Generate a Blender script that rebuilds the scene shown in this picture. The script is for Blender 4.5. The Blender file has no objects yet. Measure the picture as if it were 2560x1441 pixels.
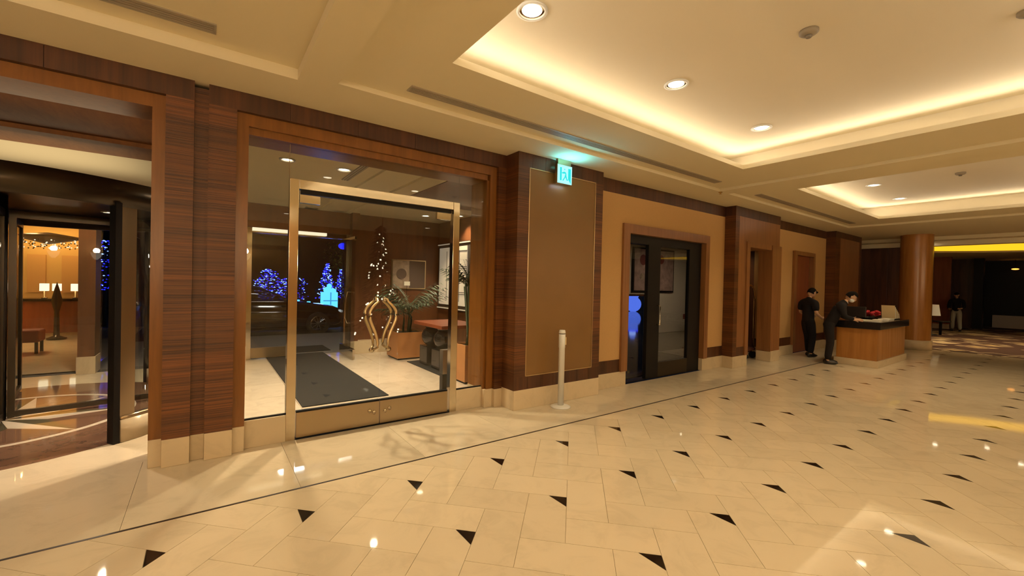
import bpy, math, random
from mathutils import Vector, Matrix
random.seed(7)
S = 1.12            # scales whole scene about the floor under the camera; measures below, from image pixels, are multiplied by this to metres
scene = bpy.context.scene
col = scene.collection

# ------------------------------------------------------------------ camera
FPX, YAW, PITCH, ROLL, CAMH = 1053.8, 0.62760, 0.010803, -0.023348, 1.45
cam = bpy.data.cameras.new('camera'); camo = bpy.data.objects.new('camera', cam); col.objects.link(camo)
cam.sensor_width = 36; cam.lens = FPX / 2560 * 36; cam.clip_start = 0.02; cam.clip_end = 300
_f = Vector((math.sin(YAW)*math.cos(PITCH), math.cos(YAW)*math.cos(PITCH), -math.sin(PITCH)))
_r = Vector((math.cos(YAW), -math.sin(YAW), 0)); _d = _f.cross(_r)
_r2 = math.cos(ROLL)*_r + math.sin(ROLL)*_d; _d2 = -math.sin(ROLL)*_r + math.cos(ROLL)*_d
m3 = Matrix((_r2, -_d2, -_f)).transposed()
camo.matrix_world = Matrix.Translation((0, 0, CAMH*S)) @ m3.to_4x4()
scene.camera = camo
def pix(u, w, z):
    v = Vector((u, w, z-CAMH)); d = v.dot(_f)
    if d < .05: return None
    return 1280+FPX*v.dot(_r2)/d, 720.5+FPX*v.dot(_d2)/d

# ------------------------------------------------------------------ world and exposure
wd = bpy.data.worlds.new('night'); scene.world = wd; wd.use_nodes = True
wd.node_tree.nodes['Background'].inputs[0].default_value = (.010, .012, .022, 1)
wd.node_tree.nodes['Background'].inputs[1].default_value = .35
vs = scene.view_settings
vs.view_transform = 'Standard'; vs.look = 'None'; vs.exposure = 0.08; vs.gamma = 1; vs.use_curve_mapping = False
scene.cycles.use_denoising = True; scene.cycles.use_light_tree = False
scene.cycles.max_bounces = 6; scene.cycles.diffuse_bounces = 3; scene.cycles.glossy_bounces = 3; scene.cycles.adaptive_threshold = .03
scene.cycles.transparent_max_bounces = 16; scene.cycles.sample_clamp_indirect = 6; scene.cycles.caustics_reflective = False
scene.cycles.caustics_refractive = False

WARM = (1, .79, .49); COVE = (1, .87, .70); GOLD = (1, .5, .08)
def add_light(kind, name, loc, power, color, parent=None, size=None, size_y=None, aim=(0, 0, -1), cone=None, radius=None, spread=None, along=None):
    l = bpy.data.lights.new(name, kind); l.energy = power; l.color = color
    if kind == 'AREA':
        l.shape = 'RECTANGLE'; l.size = size*S; l.size_y = (size_y or size)*S
        if spread: l.spread = spread
    if kind == 'SPOT': l.spot_size = cone; l.spot_blend = .85
    if radius: l.shadow_soft_size = radius
    o = bpy.data.objects.new(name, l); col.objects.link(o)
    o.location = Vector(loc)*S
    a = Vector(aim)
    if along:
        z_ = -a.normalized(); x_ = Vector(along); y_ = z_.cross(x_).normalized(); x_ = y_.cross(z_)
        o.rotation_euler = Matrix((x_, y_, z_)).transposed().to_euler()
    else: o.rotation_euler = a.to_track_quat('-Z', 'Y').to_euler()
    if parent is not None:
        o.parent = parent; o.matrix_parent_inverse = Matrix.Translation(-base[parent])
    return o

COVES = [(1.38, 5.57), (7.26, 11.45), (-4.0, -.10)]; CY0, CY1 = -.22, 2.68; UP = 3.3
for k, (a, b) in enumerate(COVES):        # cove strip lamps on the ledges, shining up on the raised ceiling; third cove is unseen, repeated by symmetry to add light
    cx = (a+b)/2; cy = (CY0+CY1)/2
    P = (15.5, 14, 17)[k]
    add_light('AREA', 'cove_strip_lamp', (cx, CY1+.30, 3.08), P, COVE, size=b-a+.5, size_y=.05, aim=(0, -1.1, .42), along=(1,0,0))
    add_light('AREA', 'cove_strip_lamp', (cx, CY0-.30, 3.08), P, COVE, size=b-a+.5, size_y=.05, aim=(0, 1.1, .42), along=(1,0,0))
    add_light('AREA', 'cove_strip_lamp', (a-.30, cy, 3.08), P*.7, COVE, size=CY1-CY0+.5, size_y=.05, aim=(1.1, 0, .42), along=(0,1,0))
    add_light('AREA', 'cove_strip_lamp', (b+.30, cy, 3.08), P*.7, COVE, size=CY1-CY0+.5, size_y=.05, aim=(-1.1, 0, .42), along=(0,1,0))

# ------------------------------------------------------------------ materials
MATS = {}
def nodes(name):
    m = bpy.data.materials.new(name); m.use_nodes = True; nt = m.node_tree
    MATS[name] = m
    return m, nt, nt.nodes, nt.links, nt.nodes['Principled BSDF']
def plain(name, c, rough=.5, metal=0, spec=.5, emit=0, ec=None, coat=0, noise=0, nscale=8):
    m, nt, N, L, b = nodes(name)
    b.inputs['Base Color'].default_value = (*c, 1); b.inputs['Roughness'].default_value = rough
    b.inputs['Metallic'].default_value = metal; b.inputs['Specular IOR Level'].default_value = spec
    b.inputs['Coat Weight'].default_value = coat; b.inputs['Coat Roughness'].default_value = .05
    if emit: b.inputs['Emission Color'].default_value = (*(ec or c), 1); b.inputs['Emission Strength'].default_value = emit
    if noise:
        g = N.new('ShaderNodeNewGeometry'); t = N.new('ShaderNodeTexNoise'); t.inputs['Scale'].default_value = nscale; t.inputs['Detail'].default_value = 4
        r = N.new('ShaderNodeValToRGB'); L.new(g.outputs['Position'], t.inputs['Vector']); L.new(t.outputs['Fac'], r.inputs[0])
        r.color_ramp.elements[0].position = .3; r.color_ramp.elements[1].position = .7
        r.color_ramp.elements[0].color = (*[x*(1-noise) for x in c], 1); r.color_ramp.elements[1].color = (*[min(1, x*(1+noise)) for x in c], 1)
        L.new(r.outputs[0], b.inputs['Base Color'])
    return m
def wood(name, c0, c1, scale, rough=.35, bump=.0, dist=0, bands=None):
    m, nt, N, L, b = nodes(name)
    g = N.new('ShaderNodeNewGeometry'); mp = N.new('ShaderNodeMapping'); mp.inputs['Scale'].default_value = scale
    t = N.new('ShaderNodeTexNoise'); t.inputs['Scale'].default_value = 1; t.inputs['Detail'].default_value = 5; t.inputs['Roughness'].default_value = .6
    t.inputs['Distortion'].default_value = dist
    r = N.new('ShaderNodeValToRGB'); r.color_ramp.elements[0].position = .34; r.color_ramp.elements[1].position = .66
    r.color_ramp.elements[0].color = (*c0, 1); r.color_ramp.elements[1].color = (*c1, 1)
    L.new(g.outputs['Position'], mp.inputs[0]); L.new(mp.outputs[0], t.inputs['Vector']); L.new(t.outputs['Fac'], r.inputs[0])
    out = r.outputs[0]
    if bands:   # veneer leaves differ a little in tone
        mp2 = N.new('ShaderNodeMapping'); mp2.inputs['Scale'].default_value = bands
        t2 = N.new('ShaderNodeTexNoise'); t2.inputs['Scale'].default_value = 1; t2.inputs['Detail'].default_value = 1
        L.new(g.outputs['Position'], mp2.inputs[0]); L.new(mp2.outputs[0], t2.inputs['Vector'])
        mr = N.new('ShaderNodeMapRange'); mr.inputs[1].default_value = .35; mr.inputs[2].default_value = .65; mr.inputs[3].default_value = .72; mr.inputs[4].default_value = 1.18
        L.new(t2.outputs['Fac'], mr.inputs[0])
        mx = N.new('ShaderNodeMix'); mx.data_type = 'RGBA'; mx.blend_type = 'MULTIPLY'; mx.inputs[0].default_value = 1
        L.new(out, mx.inputs[6]); L.new(mr.outputs[0], mx.inputs[7]); out = mx.outputs[2]
    L.new(out, b.inputs['Base Color']); b.inputs['Roughness'].default_value = rough
    if bump:
        bp = N.new('ShaderNodeBump'); bp.inputs['Strength'].default_value = bump; bp.inputs['Distance'].default_value = .004
        L.new(t.outputs['Fac'], bp.inputs['Height']); L.new(bp.outputs[0], b.inputs['Normal'])
    return m
def marble(name, c, rough, vein, var=.06, island=False, vs_=3.0):
    m, nt, N, L, b = nodes(name)
    g = N.new('ShaderNodeNewGeometry'); t = N.new('ShaderNodeTexNoise'); t.inputs['Scale'].default_value = vs_; t.inputs['Detail'].default_value = 8; t.inputs['Distortion'].default_value = 1.5
    t.inputs['Roughness'].default_value = .62
    r = N.new('ShaderNodeValToRGB')
    e = r.color_ramp.elements; e[0].position = .36; e[0].color = (*[x*(1-vein) for x in c], 1); e[1].position = .6; e[1].color = (*c, 1)
    q = r.color_ramp.elements.new(.5); q.color = (*[x*(1-vein*.15) for x in c], 1)
    L.new(g.outputs['Position'], t.inputs['Vector']); L.new(t.outputs['Fac'], r.inputs[0])
    src = g.outputs['Random Per Island'] if island else N.new('ShaderNodeObjectInfo').outputs['Random']
    mr = N.new('ShaderNodeMapRange'); mr.inputs[3].default_value = 1-var; mr.inputs[4].default_value = 1+var
    L.new(src, mr.inputs[0])
    mx = N.new('ShaderNodeMix'); mx.data_type = 'RGBA'; mx.blend_type = 'MULTIPLY'; mx.inputs[0].default_value = 1
    L.new(r.outputs[0], mx.inputs[6]); L.new(mr.outputs[0], mx.inputs[7]); L.new(mx.outputs[2], b.inputs['Base Color'])
    b.inputs['Roughness'].default_value = rough; b.inputs['Specular IOR Level'].default_value = .5
    return m
def glass(name, tint, ior=1.5, gain=1.0):
    m = bpy.data.materials.new(name); m.use_nodes = True; nt = m.node_tree; N = nt.nodes; L = nt.links; N.clear(); MATS[name] = m
    o = N.new('ShaderNodeOutputMaterial'); mx = N.new('ShaderNodeMixShader'); tr = N.new('ShaderNodeBsdfTransparent'); gl = N.new('ShaderNodeBsdfGlossy')
    fr = N.new('ShaderNodeFresnel'); ge = N.new('ShaderNodeNewGeometry'); mr = N.new('ShaderNodeMapRange')
    mr.inputs[3].default_value = ior; mr.inputs[4].default_value = 1/ior; L.new(ge.outputs['Backfacing'], mr.inputs[0]); L.new(mr.outputs[0], fr.inputs[0])   # both faces of the sheet reflect alike
    tr.inputs[0].default_value = (*tint, 1); gl.inputs['Roughness'].default_value = 0
    mu = N.new('ShaderNodeMath'); mu.operation = 'MULTIPLY'; mu.inputs[1].default_value = gain
    L.new(fr.outputs[0], mu.inputs[0]); L.new(mu.outputs[0], mx.inputs[0]); L.new(tr.outputs[0], mx.inputs[1]); L.new(gl.outputs[0], mx.inputs[2]); L.new(mx.outputs[0], o.inputs[0])
    return m
def emis(name, c, s):
    m = bpy.data.materials.new(name); m.use_nodes = True; nt = m.node_tree; N = nt.nodes; L = nt.links; N.clear(); MATS[name] = m
    o = N.new('ShaderNodeOutputMaterial'); e = N.new('ShaderNodeEmission'); e.inputs[0].default_value = (*c, 1); e.inputs[1].default_value = s; L.new(e.outputs[0], o.inputs[0])
    return m

plain('ceiling_paint', (.82, .72, .50), .85, spec=.15)
plain('cove_paint', (.84, .75, .58), .85, spec=.15)
wood('wood_striated', (.045, .013, .003), (.17, .056, .012), (1.2, 1.2, 95), .42, .5, 0, (.35, .35, 6))
wood('wood_band', (.05, .016, .005), (.085, .028, .008), (26, 26, 1.0), .4, 0, .3, (5, 5, .2))
wood('wood_trim', (.17, .062, .010), (.23, .088, .015), (14, 14, 1.2), .3, 0, .6)
wood('wood_soffit', (.19, .07, .014), (.26, .10, .02), (14, 3, 10), .65, 0, .6)
wood('wood_dark', (.055, .02, .008), (.10, .036, .014), (9, 9, .8), .35, 0, .5)
wood('wood_panel_brown', (.22, .095, .034), (.30, .13, .048), (16, 16, 1), .35, 0, .5)
wood('wood_red', (.20, .05, .02), (.26, .07, .028), (10, 10, .7), .35, 0, .5)
wood('wood_amber', (.36, .15, .035), (.46, .20, .05), (12, 12, .8), .25, 0, .5)
wood('vestibule_wood', (.10, .036, .014), (.14, .05, .018), (10, 10, .8), .4, 0, .4)
plain('panel_bronze_leather', (.22, .115, .036), .4, spec=.4, noise=.06, nscale=1.6)
plain('wall_fabric_tan', (.56, .34, .14), .8, spec=.2, noise=.03, nscale=60)
plain('brass', (.75, .55, .25), .22, 1); plain('brass_edge', (.78, .6, .34), .3, 1)
plain('steel_mirror', (.72, .64, .5), .1, 1); plain('bronze_brushed', (.42, .32, .2), .28, 1)
plain('black_metal', (.009, .008, .0075), .45, spec=.2); plain('dark_bronze', (.05, .038, .026), .3, .7)
plain('black_granite', (.012, .011, .012), .12); plain('white_plastic', (.80, .78, .73), .4)
marble('floor_marble', (.70, .575, .40), .04, .09, .045)
marble('floor_marble_rest', (.70, .575, .40), .04, .09, .045, island=True)
marble('border_marble', (.68, .57, .41), .045, .10, .04)
marble('skirting_marble', (.66, .53, .35), .25, .10, .05)
marble('black_marble', (.020, .012, .008), .06, .5, .2, vs_=12)
marble('brown_marble', (.20, .105, .065), .07, .3, .1, vs_=5)
marble('pale_marble', (.72, .60, .47), .07, .1, .05); marble('grey_marble', (.10, .085, .05), .07, .2, .1)
plain('grout', (.34, .25, .14), .7); plain('line_black', (.03, .018, .01), .3)
glass('clear_glass', (.95, .96, .935), 1.5, 1.0); glass('smoked_glass', (.82, .82, .80), 1.5, 1.0); glass('car_glass', (.25, .27, .27), 1.5, 1.6)
emis('lamp_white', (1, .86, .62), 14); emis('exit_white', (.42, 1, 1), 1.1); emis('exit_green', (.03, .75, .75), 1.0)
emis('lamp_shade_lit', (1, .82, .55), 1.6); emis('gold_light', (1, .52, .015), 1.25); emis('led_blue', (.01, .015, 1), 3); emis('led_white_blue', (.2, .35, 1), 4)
emis('led_cyan', (.10, .55, 1), 1.7); emis('led_cyan_soft', (.06, .42, .9), .9); emis('led_warm', (1, .86, .6), 26); emis('led_green', (.2, .9, .5), 1.2); emis('snowman_blue', (.10, .2, 1), 1.3); emis('snowman_pale', (.3, .45, 1), 2.0)
emis('crystal_lit', (1, .85, .6), 1.2); emis('orange_lamp', (1, .35, .05), 2.5)
plain('mat_charcoal', (.026, .028, .030), .95, spec=.1, noise=.25, nscale=180); plain('asphalt', (.03, .03, .034), .8, noise=.2, nscale=30)
plain('pavement_stone', (.20, .18, .165), .6, noise=.08, nscale=20)
plain('vent_grey', (.40, .34, .25), .6); plain('vent_dark', (.20, .165, .12), .8)
plain('terracotta', (.50, .22, .075), .5, noise=.06, nscale=3); plain('palm_green', (.035, .06, .025), .5); plain('leaf_green', (.012, .03, .008), .9, spec=.05); plain('soil', (.03, .02, .012), .9)
plain('car_black', (.006, .006, .009), .12, spec=.6, coat=1); plain('tyre', (.012, .012, .012), .8); plain('alloy', (.40, .39, .38), .25, 1); plain('headlamp_glass', (.7, .75, .8), .1, spec=.8, emit=.4)
plain('skin', (.55, .34, .22), .5); plain('hair_black', (.008, .006, .005), .8, spec=.1); plain('cloth_black', (.011, .010, .012), .85, spec=.2); plain('suit_black', (.014, .012, .013), .8, spec=.2)
plain('mask_white', (.75, .78, .82), .8); plain('shirt_white', (.75, .75, .76), .8); plain('shoe_black', (.01, .009, .009), .3); plain('eye_dark', (.01, .008, .006), .2); plain('lip', (.40, .16, .12), .5); plain('cloth_grey', (.35, .36, .32), .85)
plain('paper_white', (.85, .80, .68), .7); plain('paper_cream', (.75, .58, .32), .7); plain('flower_red', (.50, .02, .03), .6); plain('black_plastic', (.014, .012, .012), .4)
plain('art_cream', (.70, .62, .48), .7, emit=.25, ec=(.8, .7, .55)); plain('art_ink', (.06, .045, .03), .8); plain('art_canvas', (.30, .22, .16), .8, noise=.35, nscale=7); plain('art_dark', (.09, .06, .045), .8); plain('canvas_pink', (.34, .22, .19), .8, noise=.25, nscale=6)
plain('wall_cream_dim', (.60, .52, .42), .85); plain('floor_black_gloss', (.03, .027, .025), .06); plain('curtain_gold', (.62, .42, .16), .8)
plain('carpet_red', (.10, .03, .02), .9); plain('sensor_grey', (.30, .24, .16), .6); plain('upholstery_red', (.16, .03, .025), .8)
def carpet_mat():
    m, nt, N, L, b = nodes('carpet_pattern')
    g = N.new('ShaderNodeNewGeometry'); mp = N.new('ShaderNodeMapping'); mp.inputs['Rotation'].default_value = (0, 0, .6); mp.inputs['Scale'].default_value = (1.2, 1.2, 1.2)
    c = N.new('ShaderNodeTexVoronoi'); c.feature = 'F1'; c.distance = 'CHEBYCHEV'; c.inputs['Scale'].default_value = 1.1
    r = N.new('ShaderNodeValToRGB'); r.color_ramp.interpolation = 'CONSTANT'
    e = r.color_ramp.elements; e[0].color = (.42, .30, .14, 1); e[1].position = .22; e[1].color = (.05, .02, .014, 1)
    q = e.new(.34); q.color = (.48, .38, .24, 1); q = e.new(.44); q.color = (.06, .024, .016, 1)
    L.new(g.outputs['Position'], mp.inputs[0]); L.new(mp.outputs[0], c.inputs['Vector']); L.new(c.outputs['Distance'], r.inputs[0]); L.new(r.outputs[0], b.inputs['Base Color'])
    b.inputs['Roughness'].default_value = .95
carpet_mat()

# ------------------------------------------------------------------ builders
base = {}
class MB:
    def __init__(s): s.v = []; s.f = []
    def add(s, vs, fs):
        n = len(s.v); s.v += [tuple(p) for p in vs]; s.f += [tuple(i+n for i in f) for f in fs]; return s
    def box(s, x0, x1, y0, y1, z0, z1):
        return s.add([(x0,y0,z0),(x1,y0,z0),(x1,y1,z0),(x0,y1,z0),(x0,y0,z1),(x1,y0,z1),(x1,y1,z1),(x0,y1,z1)],
                     [(0,3,2,1),(4,5,6,7),(0,1,5,4),(1,2,6,5),(2,3,7,6),(3,0,4,7)])
    def prism(s, pts, z0, z1):     # counter-clockwise plan outline
        n = len(pts)
        return s.add([(x,y,z0) for x,y in pts]+[(x,y,z1) for x,y in pts],
                     [tuple(range(n-1,-1,-1)), tuple(range(n,2*n))]+[(i,(i+1)%n,n+(i+1)%n,n+i) for i in range(n)])
    def prism_y(s, pts, y0, y1):   # outline in x,z extruded along y
        n = len(pts)
        return s.add([(x,y0,z) for x,z in pts]+[(x,y1,z) for x,z in pts],
                     [tuple(range(n)), tuple(range(2*n-1,n-1,-1))]+[(i,n+i,n+(i+1)%n,(i+1)%n) for i in range(n)])
    def lathe(s, prof, c=(0,0,0), n=24, axis='z'):
        m = len(prof); vs = []
        for i in range(n):
            a = 2*math.pi*i/n
            for r, h in prof:
                p = (r*math.cos(a), r*math.sin(a), h)
                if axis == 'y': p = (p[0], p[2], p[1])
                if axis == 'x': p = (p[2], p[0], p[1])
                vs.append((c[0]+p[0], c[1]+p[1], c[2]+p[2]))
        fs = [(i*m+j, ((i+1)%n)*m+j, ((i+1)%n)*m+j+1, i*m+j+1) for i in range(n) for j in range(m-1)]
        return s.add(vs, fs)
    def cyl(s, c, r, h, n=20): return s.lathe([(0.0001,0),(r,0),(r,h),(0.0001,h)], c, n)
    def sphere(s, c, r, n=12, sc=(1,1,1)):
        m = n//2+1; vs = []; fs = []
        for i in range(m):
            t = math.pi*i/(m-1)
            for j in range(n):
                a = 2*math.pi*j/n; vs.append((c[0]+sc[0]*r*math.sin(t)*math.cos(a), c[1]+sc[1]*r*math.sin(t)*math.sin(a), c[2]+sc[2]*r*math.cos(t)))
        for i in range(m-1):
            for j in range(n): fs.append((i*n+j, (i+1)*n+j, (i+1)*n+(j+1)%n, i*n+(j+1)%n))
        return s.add(vs, fs)
    def tube(s, path, r, n=8, closed=False):
        pts = [Vector(p) for p in path]; N = len(pts); rs = r if isinstance(r, (list, tuple)) else [r]*N
        up = Vector((0,0,1)); vs = []
        for i, p in enumerate(pts):
            a = pts[(i-1) % N] if (closed or i > 0) else p; b = pts[(i+1) % N] if (closed or i < N-1) else p
            t = (b-a).normalized(); x = t.cross(up)
            if x.length < 1e-3: x = t.cross(Vector((0,1,0)))
            x.normalize(); y = t.cross(x)
            for j in range(n):
                q = p+rs[i]*(x*math.cos(2*math.pi*j/n)+y*math.sin(2*math.pi*j/n)); vs.append(tuple(q))
        M = N if closed else N-1
        fs = [(i*n+j, i*n+(j+1)%n, ((i+1)%N)*n+(j+1)%n, ((i+1)%N)*n+j) for i in range(M) for j in range(n)]
        if not closed: fs += [tuple(range(n-1,-1,-1)), tuple((N-1)*n+j for j in range(n))]
        return s.add(vs, fs)
    def arc(s, c, r0, r1, a0, a1, z0, z1, n=16):      # a piece of a ring, angles in degrees
        vs = []; fs = []
        for i in range(n+1):
            a = math.radians(a0+(a1-a0)*i/n)
            for r, z in ((r0,z0),(r1,z0),(r1,z1),(r0,z1)): vs.append((c[0]+r*math.cos(a), c[1]+r*math.sin(a), z))
        for i in range(n):
            for j in range(4): fs.append((i*4+j, i*4+(j+1)%4, (i+1)*4+(j+1)%4, (i+1)*4+j))
        fs += [(3,2,1,0), tuple(n*4+j for j in range(4))]
        return s.add(vs, fs)
    def build(s, name, mat, parent=None, smooth=False, loc=None, local=False):
        """vertices are unscaled scene coordinates unless local; loc puts the origin there"""
        if parent is not None and not local: org = base[parent]/S
        else: org = Vector(loc or (0,0,0)) if not local else Vector((0,0,0))
        me = bpy.data.meshes.new(name)
        me.from_pydata([tuple((Vector(p)-org)*S) for p in s.v], [], s.f); me.validate(); me.update()
        me.materials.append(MATS[mat])
        if smooth:
            for p in me.polygons: p.use_smooth = True
        return obj(name, me, parent, loc if parent is None else None)
def obj(name, me, parent=None, loc=None):
    o = bpy.data.objects.new(name, me); col.objects.link(o)
    if parent is not None: o.parent = parent; base[o] = base[parent]
    else:
        o.location = Vector(loc or (0,0,0))*S; base[o] = Vector(o.location)
    return o
def thing(name, loc, label=None, cat=None, group=None, kind=None, rz=0):
    o = bpy.data.objects.new(name, None); col.objects.link(o); o.location = Vector(loc)*S; o.rotation_euler.z = rz; base[o] = Vector(o.location)
    tag(o, label, cat, group, kind); return o
def tag(o, label=None, cat=None, group=None, kind=None):
    for k, v in (('label', label), ('category', cat), ('group', group), ('kind', kind)):
        if v: o[k] = v
    return o
def bx(name, x0, x1, y0, y1, z0, z1, mat, parent=None):
    return MB().box(x0, x1, y0, y1, z0, z1).build(name, mat, parent)
def copy_tree(o, parent=None, loc=None):
    c = o.copy(); col.objects.link(c); base[c] = base[o]
    if parent is not None: c.parent = parent; base[c] = base[parent]
    if loc is not None: c.location = Vector(loc)*S; base[c] = Vector(c.location)
    for ch in o.children: copy_tree(ch, c)
    return c
def bevel(o, w=.006, seg=2):
    m = o.modifiers.new('bevel', 'BEVEL'); m.width = w*S; m.segments = seg; m.limit_method = 'ANGLE'; return o

H = 2.95
# ================================================================== FLOOR
floor = thing('floor', (0,0,0), 'polished beige marble floor in herringbone with small black triangle insets', 'floor', kind='structure')
bx('grout_bed', -4.2, 15.2, -4.6, 3.18, -.03, -.004, 'grout', floor)
# herringbone lattice measured from the photograph: P along +x+y, Q along +x-y
U0, V0, SU, SV = 1.287, 2.075, .18, .185
def lat(P, Q): return (U0+SU*(P+Q), V0+SV*(P-Q))
GAP = .0045; CUT = .47
def tile_poly(kind):
    g = GAP
    if kind == 'long_p': q = [(0+g,0+g),(2-g,0+g),(2-g,1-g),(0+g,1-g)]
    elif kind == 'long_q': q = [(0+g,0+g),(1-g,0+g),(1-g,2-g),(0+g,2-g)]
    elif kind == 'cut': q = [(0+g,0+g),(2-g,0+g),(2-g,1-CUT-g),(2-CUT-g,1-g),(0+g,1-g)]
    else: q = [(2-CUT+g*2,1-g),(2-g,1-CUT+g*2),(2-g,1-g)]
    pts = [(SU*(P+Q), SV*(P-Q)) for P, Q in q]
    return pts[::-1]
for k_ in ('long_p','long_q','cut','tri'):
    pts = tile_poly(k_); cx = sum(p[0] for p in pts)/len(pts); cy = sum(p[1] for p in pts)/len(pts)
def clip(poly, x0, x1, y0, y1):
    def cut(pl, ins, inter):
        out = []
        for i in range(len(pl)):
            a, b = pl[i-1], pl[i]
            if ins(b):
                if not ins(a): out.append(inter(a,b))
                out.append(b)
            elif ins(a): out.append(inter(a,b))
        return out
    for ax, v, sg in ((0,x0,1),(0,x1,-1),(1,y0,1),(1,y1,-1)):
        ins = lambda p: (p[ax]-v)*sg >= 0
        def inter(a,b):
            t = (v-a[ax])/(b[ax]-a[ax]); return (a[0]+t*(b[0]-a[0]), a[1]+t*(b[1]-a[1]))
        poly = cut(poly, ins, inter) if poly else poly
    return poly
FX0, FX1, FY0, FY1 = -4.1, 15.18, -4.5, 3.178
tiles = []; tris = []
for c in range(-60, 90):
    for a0 in range(-60, 90):
        kinds = []
        if (a0-c) % 4 == 0: kinds.append(('long_p' if c % 2 == 0 else 'cut', a0-1, c))      # cells (a0-1..a0) x c
        if (a0-c) % 4 == 1: kinds.append(('long_q', a0, c-1))                               # cells a0 x (c-1..c)
        for kd, P, Q in kinds:
            ox, oy = SU*(P+Q)+U0, SV*(P-Q)+V0
            for kk in ((kd,) if kd != 'cut' else ('cut', 'tri')):
                pl = [(x+ox, y+oy) for x, y in tile_poly(kk)]
                cl = clip(pl, FX0, FX1, FY0, FY1)
                if len(cl) < 3: continue
                cx = sum(p[0] for p in cl)/len(cl); cy = sum(p[1] for p in cl)/len(cl)
                whole = all(FX0 <= p[0] <= FX1 and FY0 <= p[1] <= FY1 for p in pl)
                pr = pix(cx, cy, 0); vis = pr is not None and -40 < pr[0] < 2600 and pr[1] < 1480
                (tris if kk == 'tri' else tiles).append((not vis, math.hypot(cx, cy), kk, ox, oy, cl, whole))
tiles.sort(key=lambda t: t[:2]); tris.sort(key=lambda t: t[:2])
proto = {}
def place_tile(t, name, mat):
    _, _, kk, ox, oy, cl, whole = t
    if whole:
        if kk not in proto:
            proto[kk] = MB().prism([(x,y) for x,y in tile_poly(kk)], -.012, 0)
            me = bpy.data.meshes.new(name); me.from_pydata([tuple(Vector(p)*S) for p in proto[kk].v], [], proto[kk].f); me.materials.append(MATS[mat]); proto[kk] = me
        o = bpy.data.objects.new(name, proto[kk])
    else:
        me = bpy.data.meshes.new(name); b = MB().prism([(x-ox,y-oy) for x,y in cl], -.012, 0)
        me.from_pydata([tuple(Vector(p)*S) for p in b.v], [], b.f); me.materials.append(MATS[mat]); o = bpy.data.objects.new(name, me)
    col.objects.link(o); o.parent = floor; o.location = (ox*S, oy*S, 0)
for t in tiles[:300]: place_tile(t, 'floor_tile', 'floor_marble')
for t in tris[:150]: place_tile(t, 'triangle_inset', 'black_marble')
rest = MB(); rt = MB()
for t in tiles[300:]: rest.prism(t[5], -.012, 0)
for t in tris[150:]: rt.prism(t[5], -.012, 0)
tag(rest.build('floor_tile_rest', 'floor_marble_rest', floor), kind='stuff')
if rt.v: tag(rt.build('triangle_inset_rest', 'black_marble', floor), kind='stuff')
bx('black_line', -4.1, 15.18, 3.182, 3.198, -.012, .0003, 'line_black', floor)
x = -4.1; n = 0
while x < 15.1:
    x2 = min(x+.93, 15.18); bx('border_slab', x+.001, x2-.001, 3.2, 4.02 if x2 > 4.3 else 4.3, -.012, 0, 'border_marble', floor); x = x2
bx('border_slab', -3.1, -.3, 4.301, 8.6, -.012, -.003, 'border_marble', floor)
bx('portal_slab', 8.2, 10.1, 4.021, 5.7, -.012, -.001, 'border_marble', floor)
for i in range(6):
    for j in range(6):
        x0 = .1+i*.78; y0 = 4.31+j*.76
        bx('vestibule_slab', x0+.0015, x0+.7785, y0, min(y0+.757, 8.82), -.012, -.001, 'pale_marble', floor)

# ================================================================== MAIN WALL (entrance side)
wall = thing('wall_front', (0,4.3,0), 'entrance wall of dark striated wood with tan panels and marble skirting', 'wall', kind='structure')
def W(name, x0, x1, y0, y1, z0, z1, mat): return bx(name, x0, x1, y0, y1, z0, z1, mat, wall)
def skirt(x0, x1, yf, yb, z=.21): return bevel(W('marble_skirting', x0, x1, yf-.008, yb, 0, z, 'skirting_marble'), .004)
# top band of vertical veneer leaves
def band(x0, x1, yf, yb, z0, z1, mat='wood_band', step=.62, name='veneer_leaf'):
    n = max(1, round((x1-x0)/step)); d = (x1-x0)/n
    for i in range(n): W(name, x0+i*d+(.0012 if i else 0), x0+(i+1)*d-.0012*(i < n-1), yf, yb, z0, z1, mat)
band(-4.0, -.26, 4.08, 4.5, 2.80, H); band(-.26, -.09, 4.08, 4.5, 2.80, H)
band(0, 2.84, 4.08, 4.5, 2.80, H)
W('striated_stile', -.26, -.09, 4.08, 4.5, .21, 2.80, 'wood_striated'); W('groove_strip', -.09, 0, 4.13, 4.5, .2, H-.03, 'wood_striated'); W('striated_stile', 0, .185, 4.08, 4.5, .21, 2.80, 'wood_striated')
skirt(-.26, -.09, 4.08, 4.5); skirt(-.09, 0, 4.13, 4.5, .2); skirt(0, .185, 4.08, 4.5)
W('striated_stile', 2.735, 2.84, 4.08, 4.5, .21, 2.80, 'wood_striated'); skirt(2.735, 2.84, 4.08, 4.5)
# trim of the revolving door recess
W('frame_trim', -4.0, -.26, 4.125, 4.5, 2.70, 2.799, 'wood_trim'); W('frame_trim', -.34, -.26, 4.125, 4.5, .21, 2.70, 'wood_trim'); skirt(-.34, -.26, 4.125, 4.5)
W('soffit_board', -4.0, -.26, 4.5, 6.1, 2.70, 2.74, 'wood_soffit'); W('soffit_rib', -4.0, -.26, 5.35, 5.5, 2.66, 2.70, 'wood_soffit')
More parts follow.
